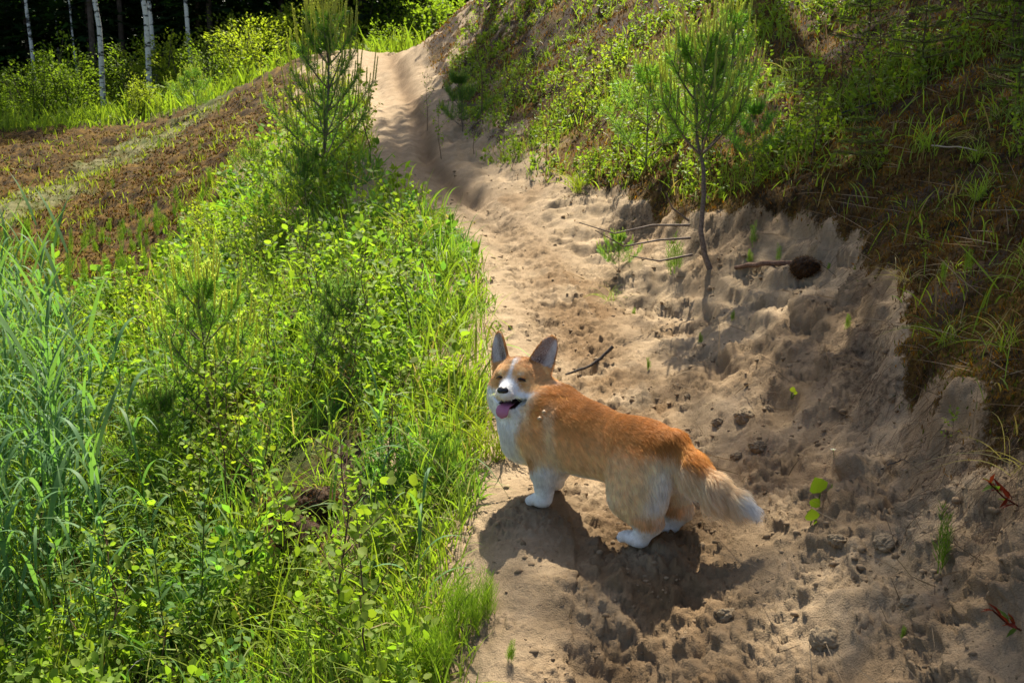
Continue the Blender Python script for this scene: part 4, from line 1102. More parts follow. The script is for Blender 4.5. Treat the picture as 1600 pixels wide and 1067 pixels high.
def tussock(n=45, L=.45, W=.006, col=YGREEN, seed=0, spread=.6, droop=(.5, 1.4), name="grass_tussock", dry=.0):
    def build():
        global rng
        keep, rng = rng, np.random.default_rng(seed + 700)
        P = rng.normal(0, .022, (n, 3)); P[:, 2] = -.01
        c = vary(col, n, .25, .3); dd = rng.random(n) < dry; c[dd] = np.array((.40, .32, .18)) * rng.uniform(.6, 1.1, (dd.sum(), 1))
        b = Bag(); b.add(*blades(P, rdir(n, 1, spread), L * rng.uniform(.45, 1.1, n), W * rng.uniform(.6, 1.2, n), rng.uniform(*droop, n), c, 8))
        o = b.obj(name, M_GRASS); rng = keep
        return o
    return build
def horsetail(ns=9, H=.16, R=.02, seed=0, col=(.17, .27, .035), name="horsetail_tuft", fine=.0013, whorl=7):
    def build():
        global rng
        keep, rng = rng, np.random.default_rng(seed + 1100)
        b = Bag(); nw = 9
        base = np.concatenate([rng.normal(0, R, (ns, 2)), np.full((ns, 1), -.005)], 1); D = rdir(ns, 1, .16); hs = H * rng.uniform(.6, 1.1, ns)
        b.add(*blades(base, D, hs, fine * 2.2, .05, vary(np.array(col), ns, .2, .2), 3, shape='stem'))
        for w in range(nw):
            f = .18 + .8 * w / nw; P = np.repeat(base + D * (hs * f)[:, None], whorl, 0); N = len(P); a = rng.uniform(0, 6.28, N)
            d = np.stack([np.cos(a), np.sin(a), np.full(N, 1.7)], 1)
            b.add(*blades(P, d, H * .34 * (1.1 - f * .75) * rng.uniform(.7, 1.1, N), fine, -.1, vary(np.array(col), N, .2, .3), 2))
        o = b.obj(name, M_GRASS); rng = keep
        return o
    return build
def willowherb(H=.55, seed=0, col=(.075, .155, .040), name="willowherb", L=.085, n=34):
    def build():
        global rng
        keep, rng = rng, np.random.default_rng(seed + 1300)
        root = empty(name); sb = Bag(); lb = Bag(); m = 6; tz = np.linspace(0, 1, m); l = rng.normal(0, .08, 2)
        sp = np.stack([l[0] * H * tz ** 1.5, l[1] * H * tz ** 1.5, tz * H - .02], 1); sb.add(*tube(sp, np.linspace(.004, .0015, m), (.11, .14, .04), 5))
        f = rng.uniform(.12, 1, n); P = np.stack([np.interp(f, tz, sp[:, k]) for k in range(3)], 1); a = np.arange(n) * 2.4
        D = np.stack([np.cos(a), np.sin(a), .25 + 1.1 * f ** 2], 1)
        S = np.stack([-np.sin(a), np.cos(a), np.zeros(n)], 1)
        lb.add(*blades(P, D, L * (1.15 - .5 * f) * rng.uniform(.8, 1.2, n), L * .17, rng.uniform(.2, .9, n), vary(np.array(col), n, .2, .25), 5, S, 'lance'))
        sb.obj("stem", M_GRASS, root, True); lb.obj("leaves", M_LEAF, root); rng = keep
        return root
    return build
def spruce_seedling(H=.22, seed=0):
    def build():
        global rng
        keep, rng = rng, np.random.default_rng(seed + 1500)
        root = empty("spruce_seedling"); sb = Bag(); lb = Bag(); sb.add(*tube(np.array([(0, 0, -.02), (0, .003, H * .5), (0, 0, H)]), [.005, .004, .002], (1, 1, 1), 5)); A, B_ = [], []
        for w in range(4):
            for k in range(6):
                a = k * 1.05 + w * .5; o = np.array((0, 0, H * (.25 + .22 * w))); d = nrm(np.array((math.cos(a), math.sin(a), .15))); ln = H * (.62 - .13 * w) * rng.uniform(.8, 1.1)
                A.append(o); B_.append(o + d * ln)
                for s in (-1, 1): q = o + d * ln * .55; A.append(q); B_.append(q + nrm(d + s * np.array((-math.sin(a), math.cos(a), 0)) * .8) * ln * .4)
        A.append(np.array((0, 0, H * .8))); B_.append(np.array((0, 0, H * 1.15))); A, B_ = np.array(A), np.array(B_)
        for a_, c_ in zip(A, B_): sb.add(*tube(np.array([a_, c_]), .0018, (1, 1, 1), 4))
        shoot_needles(lb, A, B_, 60, .013, .0018, (.11, .17, .03), 1.0)
        sb.obj("stem", M_STEM, root, True); lb.obj("needles", M_NEEDLE, root); rng = keep
        return root
    return build
# ------------------------------------------------------------------ trees
def birch_bark():
    b = NB("birch bark"); tc = b.n("ShaderNodeTexCoord").outputs["Object"]
    mp = b.n("ShaderNodeMapping", {"Vector": tc, "Scale": (2.2, 2.2, 7.0)}).outputs[0]
    n = b.noise(1.6, 4, .65, mp); n2 = b.noise(.6, 2, .5, tc)
    f = b.n("ShaderNodeMapRange", {0: b.math('ADD', n, b.math('MULTIPLY', n2, .25)), 1: .64, 2: .70}).outputs[0]
    return b.finish(b.n("ShaderNodeBsdfPrincipled", {"Base Color": b.mix(f, (.62, .60, .55), (.03, .028, .025)), "Roughness": .8}))
M_BIRCH = birch_bark()
M_SPRUCEBARK = bark("spruce bark", (.05, .035, .025), (.12, .09, .07), 8)
def birch_tree(seed=0, H=14.0, R=.10, lean=.02, crown0=.62, nleaf=2600):
    def build():
        global rng
        keep, rng = rng, np.random.default_rng(seed + 2000)
        root = empty("birch_tree"); tb = Bag(); lb = Bag(); cb = Bag(); m = 14; tz = np.linspace(0, 1, m)
        a = rng.uniform(0, 6.28); w = np.cumsum(rng.normal(0, .035, (m, 2)), 0)
        sp = np.stack([math.cos(a) * lean * H * tz + w[:, 0], math.sin(a) * lean * H * tz + w[:, 1], tz * H - .2], 1); sp[:, :2] -= sp[0, :2]
        tb.add(*tube(sp, R * (1 - .85 * tz), (1, 1, 1), 10))
        P = []
        for k in range(46):
            f = crown0 + (1 - crown0) * k / 46; o = np.array([np.interp(f, tz, sp[:, q]) for q in range(3)]); az = k * 2.4 + rng.normal(0, .3); ln = H * .16 * (1.25 - f) * rng.uniform(.8, 1.3) + .3
            d = nrm(np.array((math.cos(az), math.sin(az), .9))); pts = [o]
            for q in range(5): d = nrm(d + np.array((0, 0, -.22))); pts.append(pts[-1] + d * ln / 5)
            pts = np.array(pts); cb.add(*tube(pts, np.linspace(R * .22, R * .05, 6), (1, 1, 1), 4))
            t = rng.random(nleaf // 46); i0 = np.minimum(4, (t * 5).astype(int)); P.append(pts[i0] + (pts[i0 + 1] - pts[i0]) * (t * 5 - i0)[:, None] + rng.normal(0, .20, (len(t), 3)) + np.array((0, 0, -.15)))
        P = np.concatenate(P); n = len(P)
        lb.add(*leaves(OVAL, P, rdir(n, -.6, 1.0), .11 * rng.uniform(.7, 1.3, n), vary(GREEN * .9, n, .25, .3)))
        tb.obj("trunk", M_BIRCH, root, True); cb.obj("branches", M_SPRUCEBARK, root, True); lb.obj("crown", M_FAR, root); rng = keep
        return root
    return build
def spruce_tree(seed=0, H=12.0, R=.12, low=.04, spread=.19, col=(.020, .048, .014), n_b=230):
    def build():
        global rng
        keep, rng = rng, np.random.default_rng(seed + 2200)
        root = empty("spruce_tree"); tb = Bag(); lb = Bag(); tb.add(*tube(np.array([(0, 0, -.3), (.02, 0, H * .5), (0, 0, H)]), [R, R * .6, .015], (1, 1, 1), 8))
        P, D, S = [], [], []
        for k in range(n_b):
            f = low + (1 - low) * (k / n_b) ** .9; az = k * 2.4 + rng.normal(0, .4); ln = H * spread * (1.08 - f) * rng.uniform(.7, 1.15) + .15
            o = np.array((0, 0, H * f)); d = np.array((math.cos(az), math.sin(az), .05 - .35 * (1 - f))); sx = np.array((-math.sin(az), math.cos(az), 0))
            for q in range(9):
                t = (q + rng.random()) / 9; s_ = (-1, 1, 0)[q % 3]
                P.append(o + d * ln * t + np.array((0, 0, -.05 * t * ln))); D.append(d + s_ * sx * .9 + np.array((0, 0, -.28 * abs(s_)))); S.append((.48 + .32 * ln / 2) * rng.uniform(.7, 1.2) * (1.05 - .4 * t))
        P, D, S = np.array(P), np.array(D), np.array(S); n = len(P)
        lb.add(*leaves(SPRIG, P, D, S, np.array(col) * rng.uniform(.5, 1.6, (n, 1))))
        tb.obj("trunk", M_SPRUCEBARK, root, True); lb.obj("crown", M_NEEDLE, root); rng = keep
        return root
    return build
def pine_tree(seed=0, H=11.0, R=.13, crown0=.45, cr=2.0, n=7600, leafy_crown=True):
    """tall tree with an open, clumped crown"""
    def build():
        global rng
        keep, rng = rng, np.random.default_rng(seed + 2400)
        root = empty("slope_tree"); tb = Bag(); lb = Bag(); m = 10; tz = np.linspace(0, 1, m); w = np.cumsum(rng.normal(0, .04, (m, 2)), 0); w -= w[0]
        sp = np.stack([w[:, 0], w[:, 1], tz * H - .3], 1); tb.add(*tube(sp, R * (1 - .8 * tz), (1, 1, 1), 9)); P = []
        for k in range(30):
            f = crown0 + (1 - crown0) * k / 30; o = np.array([np.interp(f, tz, sp[:, q]) for q in range(3)]); az = k * 2.4; prof = math.sin(math.pi * min(1, (k + 4) / 34)) ** .6
            d = nrm(np.array((math.cos(az), math.sin(az), .45))); e = o + d * cr * prof * rng.uniform(.6, 1.1); mid = (o + e) / 2 + np.array((0, 0, .15)); tb.add(*tube(np.array([o, mid, e]), [R * .3, R * .2, R * .08], (1, 1, 1), 5))
            for c in (e, mid + rng.normal(0, .3, 3)): P.append(c + rng.normal(0, .33, (n // 60, 3)))
        P = np.concatenate(P); N = len(P); lb.add(*leaves(OVAL, P, rdir(N, -.3, 1.0), .13 * rng.uniform(.7, 1.2, N), vary(GREEN * .85, N, .25, .3)))
        tb.obj("trunk", M_SPRUCEBARK, root, True); lb.obj("crown", M_FAR, root); rng = keep
        return root
    return build
def bush(seed=0, H=2.4, R=1.0, n=2600, col=GREEN, leaf=.085, yel=.5, name="leafy_bush", stems=14):
    def build():
        global rng
        keep, rng = rng, np.random.default_rng(seed + 2600)
        root = empty(name); sb = Bag(); lb = Bag(); P = []
        for k in range(stems):
            az = rng.uniform(0, 6.28); r = R * rng.uniform(.15, 1.0); top = np.array((math.cos(az) * r, math.sin(az) * r, H * (1.0 - .35 * (r / R) ** 2) * rng.uniform(.62, 1.0)))
            b0 = np.array((math.cos(az) * r * .15, math.sin(az) * r * .15, -.1)); pts = np.array([b0, b0 * .5 + top * .5 + rng.normal(0, .06, 3) * H, top]); pts = np.array([pts[0], (pts[0] + pts[1]) / 2, pts[1], (pts[1] + pts[2]) / 2, pts[2]])
            sb.add(*tube(pts, np.linspace(.022, .006, 5) * H / 2.4, (1, 1, 1), 5))
            for q in range(9):
                t = .2 + .85 * q / 9; i0 = min(3, int(t * 4)); c = pts[i0] + (pts[i0 + 1] - pts[i0]) * (t * 4 - i0) + rng.normal(0, .12, 3) * R * np.array((1, 1, .6)); P.append(c + rng.normal(0, .085 * (1.3 - t * .5), (n // (stems * 9) + 1, 3)) * H * .55)
        P = np.concatenate(P); P = P[P[:, 2] > .02]; N = len(P)
        o = nrm(P * np.array((1, 1, .3)) + rng.normal(0, .4, P.shape)); lb.add(*leaves(OVAL, P, o, leaf * rng.uniform(.6, 1.3, N), vary(col, N, .28, yel)))
        sb.obj("stems", M_SPRUCEBARK, root, True); lb.obj("foliage", M_FAR, root); rng = keep
        return root
    return build

def on_ground(u, Y):
    x = (u - 800) / FPX * (Y * math.cos(PITCH) + .6 * math.sin(PITCH)); 
    return np.array([x, Y, height_near(x, Y)])
def forest():
    K = Kind([birch_tree(0, 14, .075), birch_tree(1, 13, .092, .03), birch_tree(2, 12, .045, .07)])
    data = [(12, 38, 0, "thin pale birch trunk leftmost at the edge of the wood"), (70, 36, 0, "white birch trunk rising behind the dark bushes, between two thinner ones"), (101, 39, 2, "slender white birch trunk just beside the taller birch over the bushes"),
            (140, 37, 2, "very thin leaning birch trunk in the dark wood"), (173, 32, 1, "bright white birch with black scars standing in the shade behind the small lit bush"), (246, 31, 1, "thick black-marked birch, front one of the close pair"),
            (254, 33, 0, "slimmer birch standing right behind the thick black-marked one"), (309, 32, 0, "single spotted birch trunk between the close pair and the large bright bush"), (398, 41, 2, "birch top showing just above the large bright bush"),
            (426, 43, 2, "thin birch behind the right edge of the large bright bush"), (664, 44, 0, "pale birch trunk far behind the crest of the path"), (684, 47, 2, "thin far birch beside the mossy bank's skyline"), (28, 42, 2, "faint birch stem deep in the shade at the far left")]
    for j, (u, Y, k, lab) in enumerate(data):
        p = on_ground(u, Y); K.put(k, p, rng.uniform(0, 6.28), 1.0 + rng.uniform(-.04, .04), lab, "tree", "birches at the edge of the wood")
    K = Kind([spruce_tree(0, 11.5), spruce_tree(1, 12.5, .14, .10), spruce_tree(2, 10.5, .12, .02, .20)])
    lab = "dark spruce standing in the dense shade of the wood behind the birches"
    for r_, (Y0, n, x0, x1) in enumerate([(38.5, 20, -27, 17), (42, 22, -30, 20), (46, 22, -33, 22), (51, 22, -36, 26)]):
        for q in range(n):
            x = x0 + (x1 - x0) * (q + .5 * (r_ % 2) + rng.uniform(-.2, .2)) / n; y = Y0 + rng.uniform(-1.2, 1.2)
            K.put(int(rng.integers(0, 3)), (x, y, height_near(x, y)), rng.uniform(0, 6.28), rng.uniform(.85, 1.15), lab, "tree", "dark spruces of the wood")
    K.put(0, on_ground(571, 34), 1.0, 1.0, "tall spruce with a thick bare trunk straight behind the sandy crest", "tree")
    K2 = Kind([spruce_tree(5, 11.5, .13, .62, .12, n_b=70)])
    for u, Y in [(160, 36), (205, 38), (340, 37), (450, 38), (540, 40), (500, 37)]: K2.put(0, on_ground(u, Y), u, 1, "bare dark conifer trunk in the gloom between the birches", "tree", "bare conifer trunks in the wood")
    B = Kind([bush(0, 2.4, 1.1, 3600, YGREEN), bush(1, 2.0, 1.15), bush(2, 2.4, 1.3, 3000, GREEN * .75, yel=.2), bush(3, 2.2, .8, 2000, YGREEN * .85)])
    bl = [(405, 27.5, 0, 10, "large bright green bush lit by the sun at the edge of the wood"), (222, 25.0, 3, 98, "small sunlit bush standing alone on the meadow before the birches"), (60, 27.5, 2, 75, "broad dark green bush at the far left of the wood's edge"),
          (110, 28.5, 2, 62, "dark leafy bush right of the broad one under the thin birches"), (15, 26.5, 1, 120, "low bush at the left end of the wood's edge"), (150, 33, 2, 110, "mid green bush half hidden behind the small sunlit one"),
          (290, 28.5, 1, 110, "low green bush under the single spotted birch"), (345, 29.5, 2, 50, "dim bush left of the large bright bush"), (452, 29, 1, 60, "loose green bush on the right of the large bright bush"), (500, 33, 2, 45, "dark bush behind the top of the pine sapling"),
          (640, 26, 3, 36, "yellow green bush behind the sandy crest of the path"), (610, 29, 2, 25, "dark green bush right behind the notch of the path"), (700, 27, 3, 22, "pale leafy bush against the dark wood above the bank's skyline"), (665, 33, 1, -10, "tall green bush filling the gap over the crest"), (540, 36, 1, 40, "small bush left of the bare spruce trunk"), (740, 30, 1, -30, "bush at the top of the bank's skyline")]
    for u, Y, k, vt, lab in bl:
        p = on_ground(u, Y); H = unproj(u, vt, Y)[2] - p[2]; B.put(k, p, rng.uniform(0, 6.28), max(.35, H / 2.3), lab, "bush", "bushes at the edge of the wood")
    for j in range(22): B.put(j % 3, on_ground(-60 + j * 38 + rng.uniform(-12, 12), rng.uniform(31.5, 37)), j, rng.uniform(.8, 1.7), "dim green bush in the shade among the trunks of the wood", "bush", "shaded bushes inside the wood")
    for u, Y in [(315, 27), (250, 25.5), (340, 28), (375, 26)]: B.put(3, on_ground(u, Y), u, .32, "small pale shrub in the sunny grass under the birches", "bush", "small shrubs in the meadow")
    # trees up the bank, above the picture, that throw the dappled shade
    def shade_tree(Sx, Sy, R, d, label, seed):
        """a tree on the bank whose crown stands between the sun and the spot (Sx, Sy)"""
        Sz = height_near(Sx, Sy); t = np.array((math.sin(SUN_AZ), math.cos(SUN_AZ)))
        cx, cy = Sx + d * t[0], Sy + d * t[1]; cz = Sz + d * math.tan(SUN_ELEV); g = height_near(cx, cy); H = (cz - g) / .72
        o = pine_tree(seed, H, .05 + .007 * H, .45, R)(); o.location = (cx, cy, g); tag(o, label, "tree", "trees high on the bank")
    for j, a in enumerate([(1.40, 1.45, 1.35, 9.0, "leafy tree high on the bank, nearest above the dog"), (2.35, 2.9, .85, 9.5, "leafy tree on the bank over the dark moss"), 
                           (-.78, 9.6, .5, 8.5, "slender leafy tree above the upper path")]): shade_tree(*a, j)

# ------------------------------------------------------------------ plants in view
def plants():
    PI = "pine sapling"
    def px(builder, u, v, Hpx, label, cat=PI, rz=0.0, H0=1.0, group=None, g=None):
        p = ground_at(u, v) if g is None else g
        o = builder(); s = Hpx / FPX * np.linalg.norm(p - EYE) / H0 / math.cos(PITCH); o.location = tuple(p - np.array((0, 0, .01))); o.scale = (s,) * 3; o.rotation_euler[2] = rz; tag(o, label, cat, group); return o
    px(pine(1.3, .50, 6, 1, .22, candle=.25, full=1.1, needle_w=.0034), 514, 292, 262, "tall bushy pine sapling with long upright pale shoots, left of the upper path", H0=1.34)
    # the forked pine on the bank: bare, curved foot
    tr = [(.045, 0, -.02), (.0, 0, .09), (-.02, 0, .19), (-.012, 0, .34), (-.018, 0, .45), (-.045, .01, .56), (-.05, .02, .70), (-.035, .02, .84)]
    px(pine(1.2, .42, 4, 2, .60, (.05, .12, .028), (.17, .25, .06), tr, .15, 1.3), 1098, 428, 375, "slim forked pine with a bare curved trunk growing out of the sandy bank", H0=1.24)
    g = ground_at(1098, 428); d = np.linalg.norm(g - EYE) / FPX
    for k, (u0, v0, pts) in enumerate([(1078, 352, [(1020, 352), (960, 365), (905, 348)]), (1079, 372, [(1030, 375), (975, 385), (930, 360)]), (1082, 398, [(1030, 408), (985, 400)]), (1076, 345, [(1050, 325), (1040, 300)])]):
        b = Bag(); P = [unproj(u0, v0, g[1])] + [unproj(a, c, g[1] - .06 * (q + 1)) for q, (a, c) in enumerate(pts)]
        b.add(*tube(np.array(P), np.linspace(.006, .002, len(P)), (1, 1, 1), 5)); lb_ = Bag()
        o = b.obj("dead_branch", M_BARK, None, True); par = [x for x in bpy.data.objects if x.get("label", "").startswith("slim forked pine")][0]
        bpy.context.view_layer.update(); o.parent = par; o.matrix_parent_inverse = par.matrix_world.inverted()
    px(pine(1.0, .42, 4, 3, .20, (.05, .13, .03), (.18, .26, .06), None, .18, 1.1), 1150, 228, 205, "pine sapling with tall pale shoots standing behind the forked pine", H0=1.08)
    px(pine(.6, .42, 3, 4, .15, (.045, .13, .03), (.12, .20, .05), None, .08, 1.6), 1178, 262, 88, "low bushy blue-green pine on the mossy edge of the bank", H0=.62)
    px(pine(.6, .45, 3, 5, .15, (.05, .12, .03), (.15, .23, .05), None, .12, 1.3), 1010, 262, 150, "small pine left of the forked pine's stem", H0=.68)
    px(pine(.8, .40, 4, 6, .25, (.05, .12, .03), (.19, .27, .06), None, .16, 1.1), 322, 690, 270, "pine sapling with long pale shoots deep in the left thicket", H0=.9)
    px(pine(.6, .42, 4, 7, .2, (.03, .075, .025), (.09, .15, .05), None, .06, 1.2), 543, 600, 150, "dark low pine among leaves left of the dog", H0=.62)
    px(pine(.5, .5, 3, 8, .15, (.035, .09, .025), (.12, .18, .05), None, .08, 1.4), 250, 760, 130, "small dark pine at the foot of the left thicket", H0=.56)
    px(pine(.6, .4, 3, 9, .15, (.03, .08, .022), (.11, .17, .05), None, .07, 1.3), 722, 205, 80, "small dark pine on the right edge of the upper path", H0=.62)
    px(pine(.5, .5, 3, 10, .12, (.03, .085, .022), (.14, .20, .05), None, .08, 1.4), 480, 330, 90, "low dark pine right under the tall bushy one", H0=.56)
    px(pine(.5, .45, 3, 11, .12, (.04, .09, .022), (.15, .22, .05), None, .10, 1.2), 398, 285, 60, "tiny pine on the brown slope beside the tall bushy pine", H0=.58)
    px(pine(.5, .45, 3, 12, .12, (.04, .10, .025), (.15, .22, .05), None, .10, 1.2), 303, 178, 60, "little pine in the grass where the brown slope meets the meadow", H0=.58)
    px(pine(.5, .4, 3, 13, .2, (.04, .10, .025), (.14, .22, .05), None, .08, 1.3), 690, 760, 90, "small soft pine seedling in the grass close to the dog's chest", H0=.56)
    px(pine(.5, .4, 3, 14, .2, (.04, .10, .025), (.14, .22, .05), None, .08, 1.3), 965, 425, 60, "flat tuft of pine needles on the sand under the forked pine", H0=.56)
    # spruce seedlings on the mossy bank
    S = Kind([spruce_seedling(.22, 0), spruce_seedling(.26, 1)])
    for u, v, k, s, lab in [(1343, 262, 0, 1.0, "compact spruce seedling on the dark moss of the bank"), (1278, 205, 1, .8, "pale spruce seedling above the blue-green pine"), (1240, 165, 1, 1.0, "spruce seedling in the sunny moss strip"), (1440, 120, 1, 1.3, "spreading spruce seedling high on the bank"),
                            (1590, 70, 0, 1.9, "large spruce seedling at the top corner of the bank"), (1590, 165, 0, 1.2, "drooping spruce seedling at the edge of the picture, middle of three"), (1355, 90, 1, 1.5, "bushy spruce seedling between grass tufts on the upper bank"), (1150, 130, 0, 1.0, "spruce seedling half hidden by the pines' pale shoots")]:
        S.put(k, ground_at(u, v, 20), u, s, lab, "spruce seedling", "spruce seedlings on the bank")
    # leafy saplings
    L = Kind([leafy(.5, 7, 9, .026, ROUND, GREEN, 0), leafy(.45, 8, 9, .022, ROUND, YGREEN * .9, 1), leafy(.55, 7, 8, .030, OVAL, GREEN, 2), leafy(.35, 6, 8, .026, ROUND, GREEN * .9, 3), leafy(.6, 9, 9, .020, OVAL, GREEN * .8, 4, .3)])
    for u, v, k, hp, lab in [(905, 205, 1, 130, "bright birch sapling leaning over the sunlit gully on the bank"), (975, 150, 1, 110, "yellow green birch sapling above the bright leaning one"), (1010, 120, 0, 90, "sunlit round-leaved sapling left of the pines' tops"), (762, 190, 4, 140, "dark leafy sapling at the left corner of the bank"),
                             (740, 240, 0, 70, "round-leaved sapling where the bank meets the upper path"), (795, 265, 2, 60, "pale leafy sapling low on the bank beside the path"), (850, 255, 4, 90, "leafy sapling in front of the gully"), (930, 240, 0, 80, "fresh green sapling between the gully and the forked pine"),
                             (600, 445, 1, 110, "bright round-leaved birch sapling on the bank left of the path"), (640, 420, 0, 70, "low birch sapling beside the grassy hummock"), (445, 400, 0, 110, "round-leaved sapling in the middle of the thicket"), (420, 330, 2, 90, "leafy sapling below the tall pine's left side"), (470, 320, 4, 80, "dense leafy sapling at the foot of the tall pine"),
                             (560, 240, 1, 110, "yellow green sapling growing through the tall pine's right side"), (440, 230, 1, 70, "pale sapling on the left of the tall pine"), (370, 270, 1, 70, "single pale sapling on the brown slope"), (310, 380, 1, 70, "broad-leaved seedling at the upper edge of the thicket"), (1345, 262, 0, 40, "seedling with round leaves on the mossy bank under the spruce"),
                             (1485, 700, 3, 62, "seedling with pale green leaves hanging at the dark hollow in the bank"), (1445, 420, 3, 55, "little seedling in the dry arching grass"), (1590, 270, 0, 100, "blue green seedling at the picture's edge under the drooping spruce"), (1590, 425, 3, 40, "sprig of blue green leaves on the shaded moss"),
                             (440, 745, 0, 70, "round-leaved seedling over the dark mossy bank edge"), (480, 980, 3, 75, "heart-leaved seedling among the grass near the picture's foot"), (395, 990, 3, 95, "heart-leaved seedling left of the sandy spot"), (615, 970, 3, 70, "pale round-leaved seedling between tall grasses"), (780, 560, 3, 60, "leafy seedling behind the dog's ears"), (578, 235, 1, 130, "bright sapling squeezed between the tall pine and the upper path"), (452, 240, 1, 110, "yellow green sapling hugging the tall pine on the slope side"), (545, 300, 1, 120, "bright round-leaved sapling right at the tall pine's foot"), (690, 250, 0, 80, "leafy sapling at the bend of the upper path"), (668, 205, 4, 70, "dark small sapling on the right edge of the upper path")]:
        try: p = ground_at(u, v, 22)
        except ValueError: continue
        s = hp / FPX * np.linalg.norm(p - EYE) / .5; L.put(k, p, rng.uniform(0, 6.28), s * (1.3 if k == 3 else 1), lab, "leafy sapling", "leafy saplings")
    p, i = spots(74, D_LEFT * (tu > -30) * (tv < 1120) * smooth(.1, .5, LOFF) * (TERR['V'][:, 1] < 9), .9)
    for q in range(len(p)):
        L.put(int(rng.integers(0, 5)), p[q], rng.uniform(0, 6.28), rng.uniform(.5, 1.15), "round-leaved sapling in the thick greenery left of the path", "leafy sapling", "saplings of the left thicket")
    p, i = spots(80, D_RIGHT * (tu < 1620) * (tv > 0) * smooth(-.1, .2, NLOW), .9)
    for q in range(len(p)):
        L.put(int(rng.integers(0, 5)), p[q], rng.uniform(0, 6.28), rng.uniform(.35, 1.0), "small leafy sapling growing on the mossy right bank", "leafy sapling", "saplings of the right bank")
    # willowherb in the corner
    Wl = Kind([willowherb(.55, 0), willowherb(.48, 1, (.085, .165, .03)), willowherb(.60, 2)])
    p, i = spots(64, in_poly(tu, tv, [(-40, 620), (300, 620), (330, 900), (330, 1130), (-40, 1130), (-40, 620)]) * (TERR['sd'] < 0) * (TERR['V'][:, 1] < 6), .8)
    for q in range(len(p)):
        Wl.put(int(rng.integers(0, 3)), p[q], rng.uniform(0, 6.28), rng.uniform(.5, .95), "upright plant with narrow willow-like leaves in the lower left thicket", "wild plant", "narrow-leaved plants of the lower left")
    # reeds
    R = Kind([reed(1.0, 9, .46, .024, BGREEN, 0), reed(.9, 8, .42, .020, BGREEN * 1.1, 1), reed(1.15, 9, .50, .027, BGREEN * .9, 2), reed(.8, 7, .42, .014, GREEN * 1.15, 3)])
    p, i = spots(210, D_REED * (1 - .7 * smooth(60, 200, tu)) * (tv < 1062) * (tu > -40), .75)
    for q in range(len(p)):
        dd = np.linalg.norm(p[q] - EYE); mx_ = 360 / FPX * dd
        R.put(int(rng.integers(0, 4)), p[q], rng.uniform(0, 6.28), min(rng.uniform(.5, .92), mx_ * rng.uniform(.6, 1.0)), "tall blue-green reed with arching blades at the left border of the thicket", "reed", "reeds at the left")
    for u, v, k, hp, lab in [(652, 985, 0, 330, "tall reed stem with one long arching blade, left of the sandy path"), (690, 900, 3, 260, "bright green reed left of the dog's shadow"), (768, 620, 3, 240, "tall thin grass stalk rising just behind the dog's far ear"), (530, 1010, 3, 210, "green reed among the grass at the picture's foot"),
                             (40, 1060, 2, 210, "broad-bladed reed in the bottom left corner"), (600, 800, 1, 210, "reed leaning over the dark bank edge"), (720, 880, 3, 180, "reed with bent blades at the edge of the trodden sand"), (240, 900, 0, 330, "long reed standing before the shaded hollow")]:
        p = ground_at(u, v, 25) if v < 1055 else ground_at(u, 1050, 30); s = hp / FPX * np.linalg.norm(p - EYE)
        R.put(k, p, rng.uniform(0, 6.28), s, lab, "reed", "single reeds near the path")
    # tussocks
    T = Kind([tussock(46, .42, .0065, YGREEN * .8, 0), tussock(60, .26, .004, GREEN * 1.2, 1), tussock(34, .36, .0045, GREEN, 2, .75, (.8, 1.6), dry=.25), tussock(26, .30, .0028, (.30, .24, .13), 3, .8, (.9, 1.8), dry=.9)])
    for u, v, k, s, lab in [(775, 712, 0, 1.0, "bright tussock with long arching blades at the dog's chest"), (735, 668, 0, .85, "arching grass tussock behind the one at the dog's chest"), (700, 800, 2, .9, "loose tussock below the dog's chest"), (590, 985, 0, .8, "grass tussock at the picture's foot left of the sand"), (660, 1040, 1, .9, "short dense tussock beside the sand at the picture's foot"),
                            (745, 640, 1, 1.2, "green tussock left of the dog's head"), (560, 905, 2, .9, "loose tussock on the edge of the dark bank"), (520, 780, 2, .9, "tussock hanging over the dark mossy bank"), (700, 425, 1, 1.5, "sunny tussock on the hummock beside the path"), (655, 385, 2, 1.6, "tussock on top of the grassy hummock"), (715, 520, 1, 1.3, "tussock beside the sunny track"),
                            (1420, 440, 3, 1.0, "dry straw tussock arching over the bare bank"), (1575, 545, 2, .62, "green grass tuft on the shaded moss at the picture's edge"), (1595, 730, 3, .9, "dry pale tussock at the picture's edge over the sand"), (1168, 290, 3, .6, "dry tuft under the blue-green pine"), (905, 300, 0, .9, "bright grass tuft at the top of the sandy washout"), (955, 470, 2, .6, "small tuft on the sand below the forked pine"), (1450, 235, 1, 1.0, "thin green tuft in the middle of the upper bank"),
                            (1240, 130, 2, 1.2, "pale tuft in the sunny strip of the bank"), (1530, 310, 1, .7, "fine tuft beside the dark moss ledge"), (640, 660, 2, 1.0, "loose tussock in the greenery left of the dog"), (1010, 260, 1, 1.1, "green tuft behind the forked pine"), (20, 900, 0, 1.2, "large arching tussock at the left edge")]:
        try: p = ground_at(u, v, 24)
        except ValueError: continue
        T.put(k, p, rng.uniform(0, 6.28), s, lab, "grass tussock", "grass tussocks")
    p, i = spots(80, D_LEFT * (tu > -30) * (tv < 1120) * (TERR['V'][:, 1] < 7) * smooth(0, .2, LOFF), .8)
    for q in range(len(p)): T.put(int(rng.choice([0, 1, 1, 2, 2])), p[q], rng.uniform(0, 6.28), rng.uniform(.5, 1.0), "green grass tussock in the thick greenery left of the path", "grass tussock", "tussocks of the left thicket")
    p, i = spots(40, (D_RIGHT + .4 * D_MOSSR) * (tu < 1620) * (tv > 0), .8)
    for q in range(len(p)): T.put(int(rng.choice([1, 2, 3])), p[q], rng.uniform(0, 6.28), rng.uniform(.4, .9), "grass tussock on the mossy right bank", "grass tussock", "tussocks of the right bank")
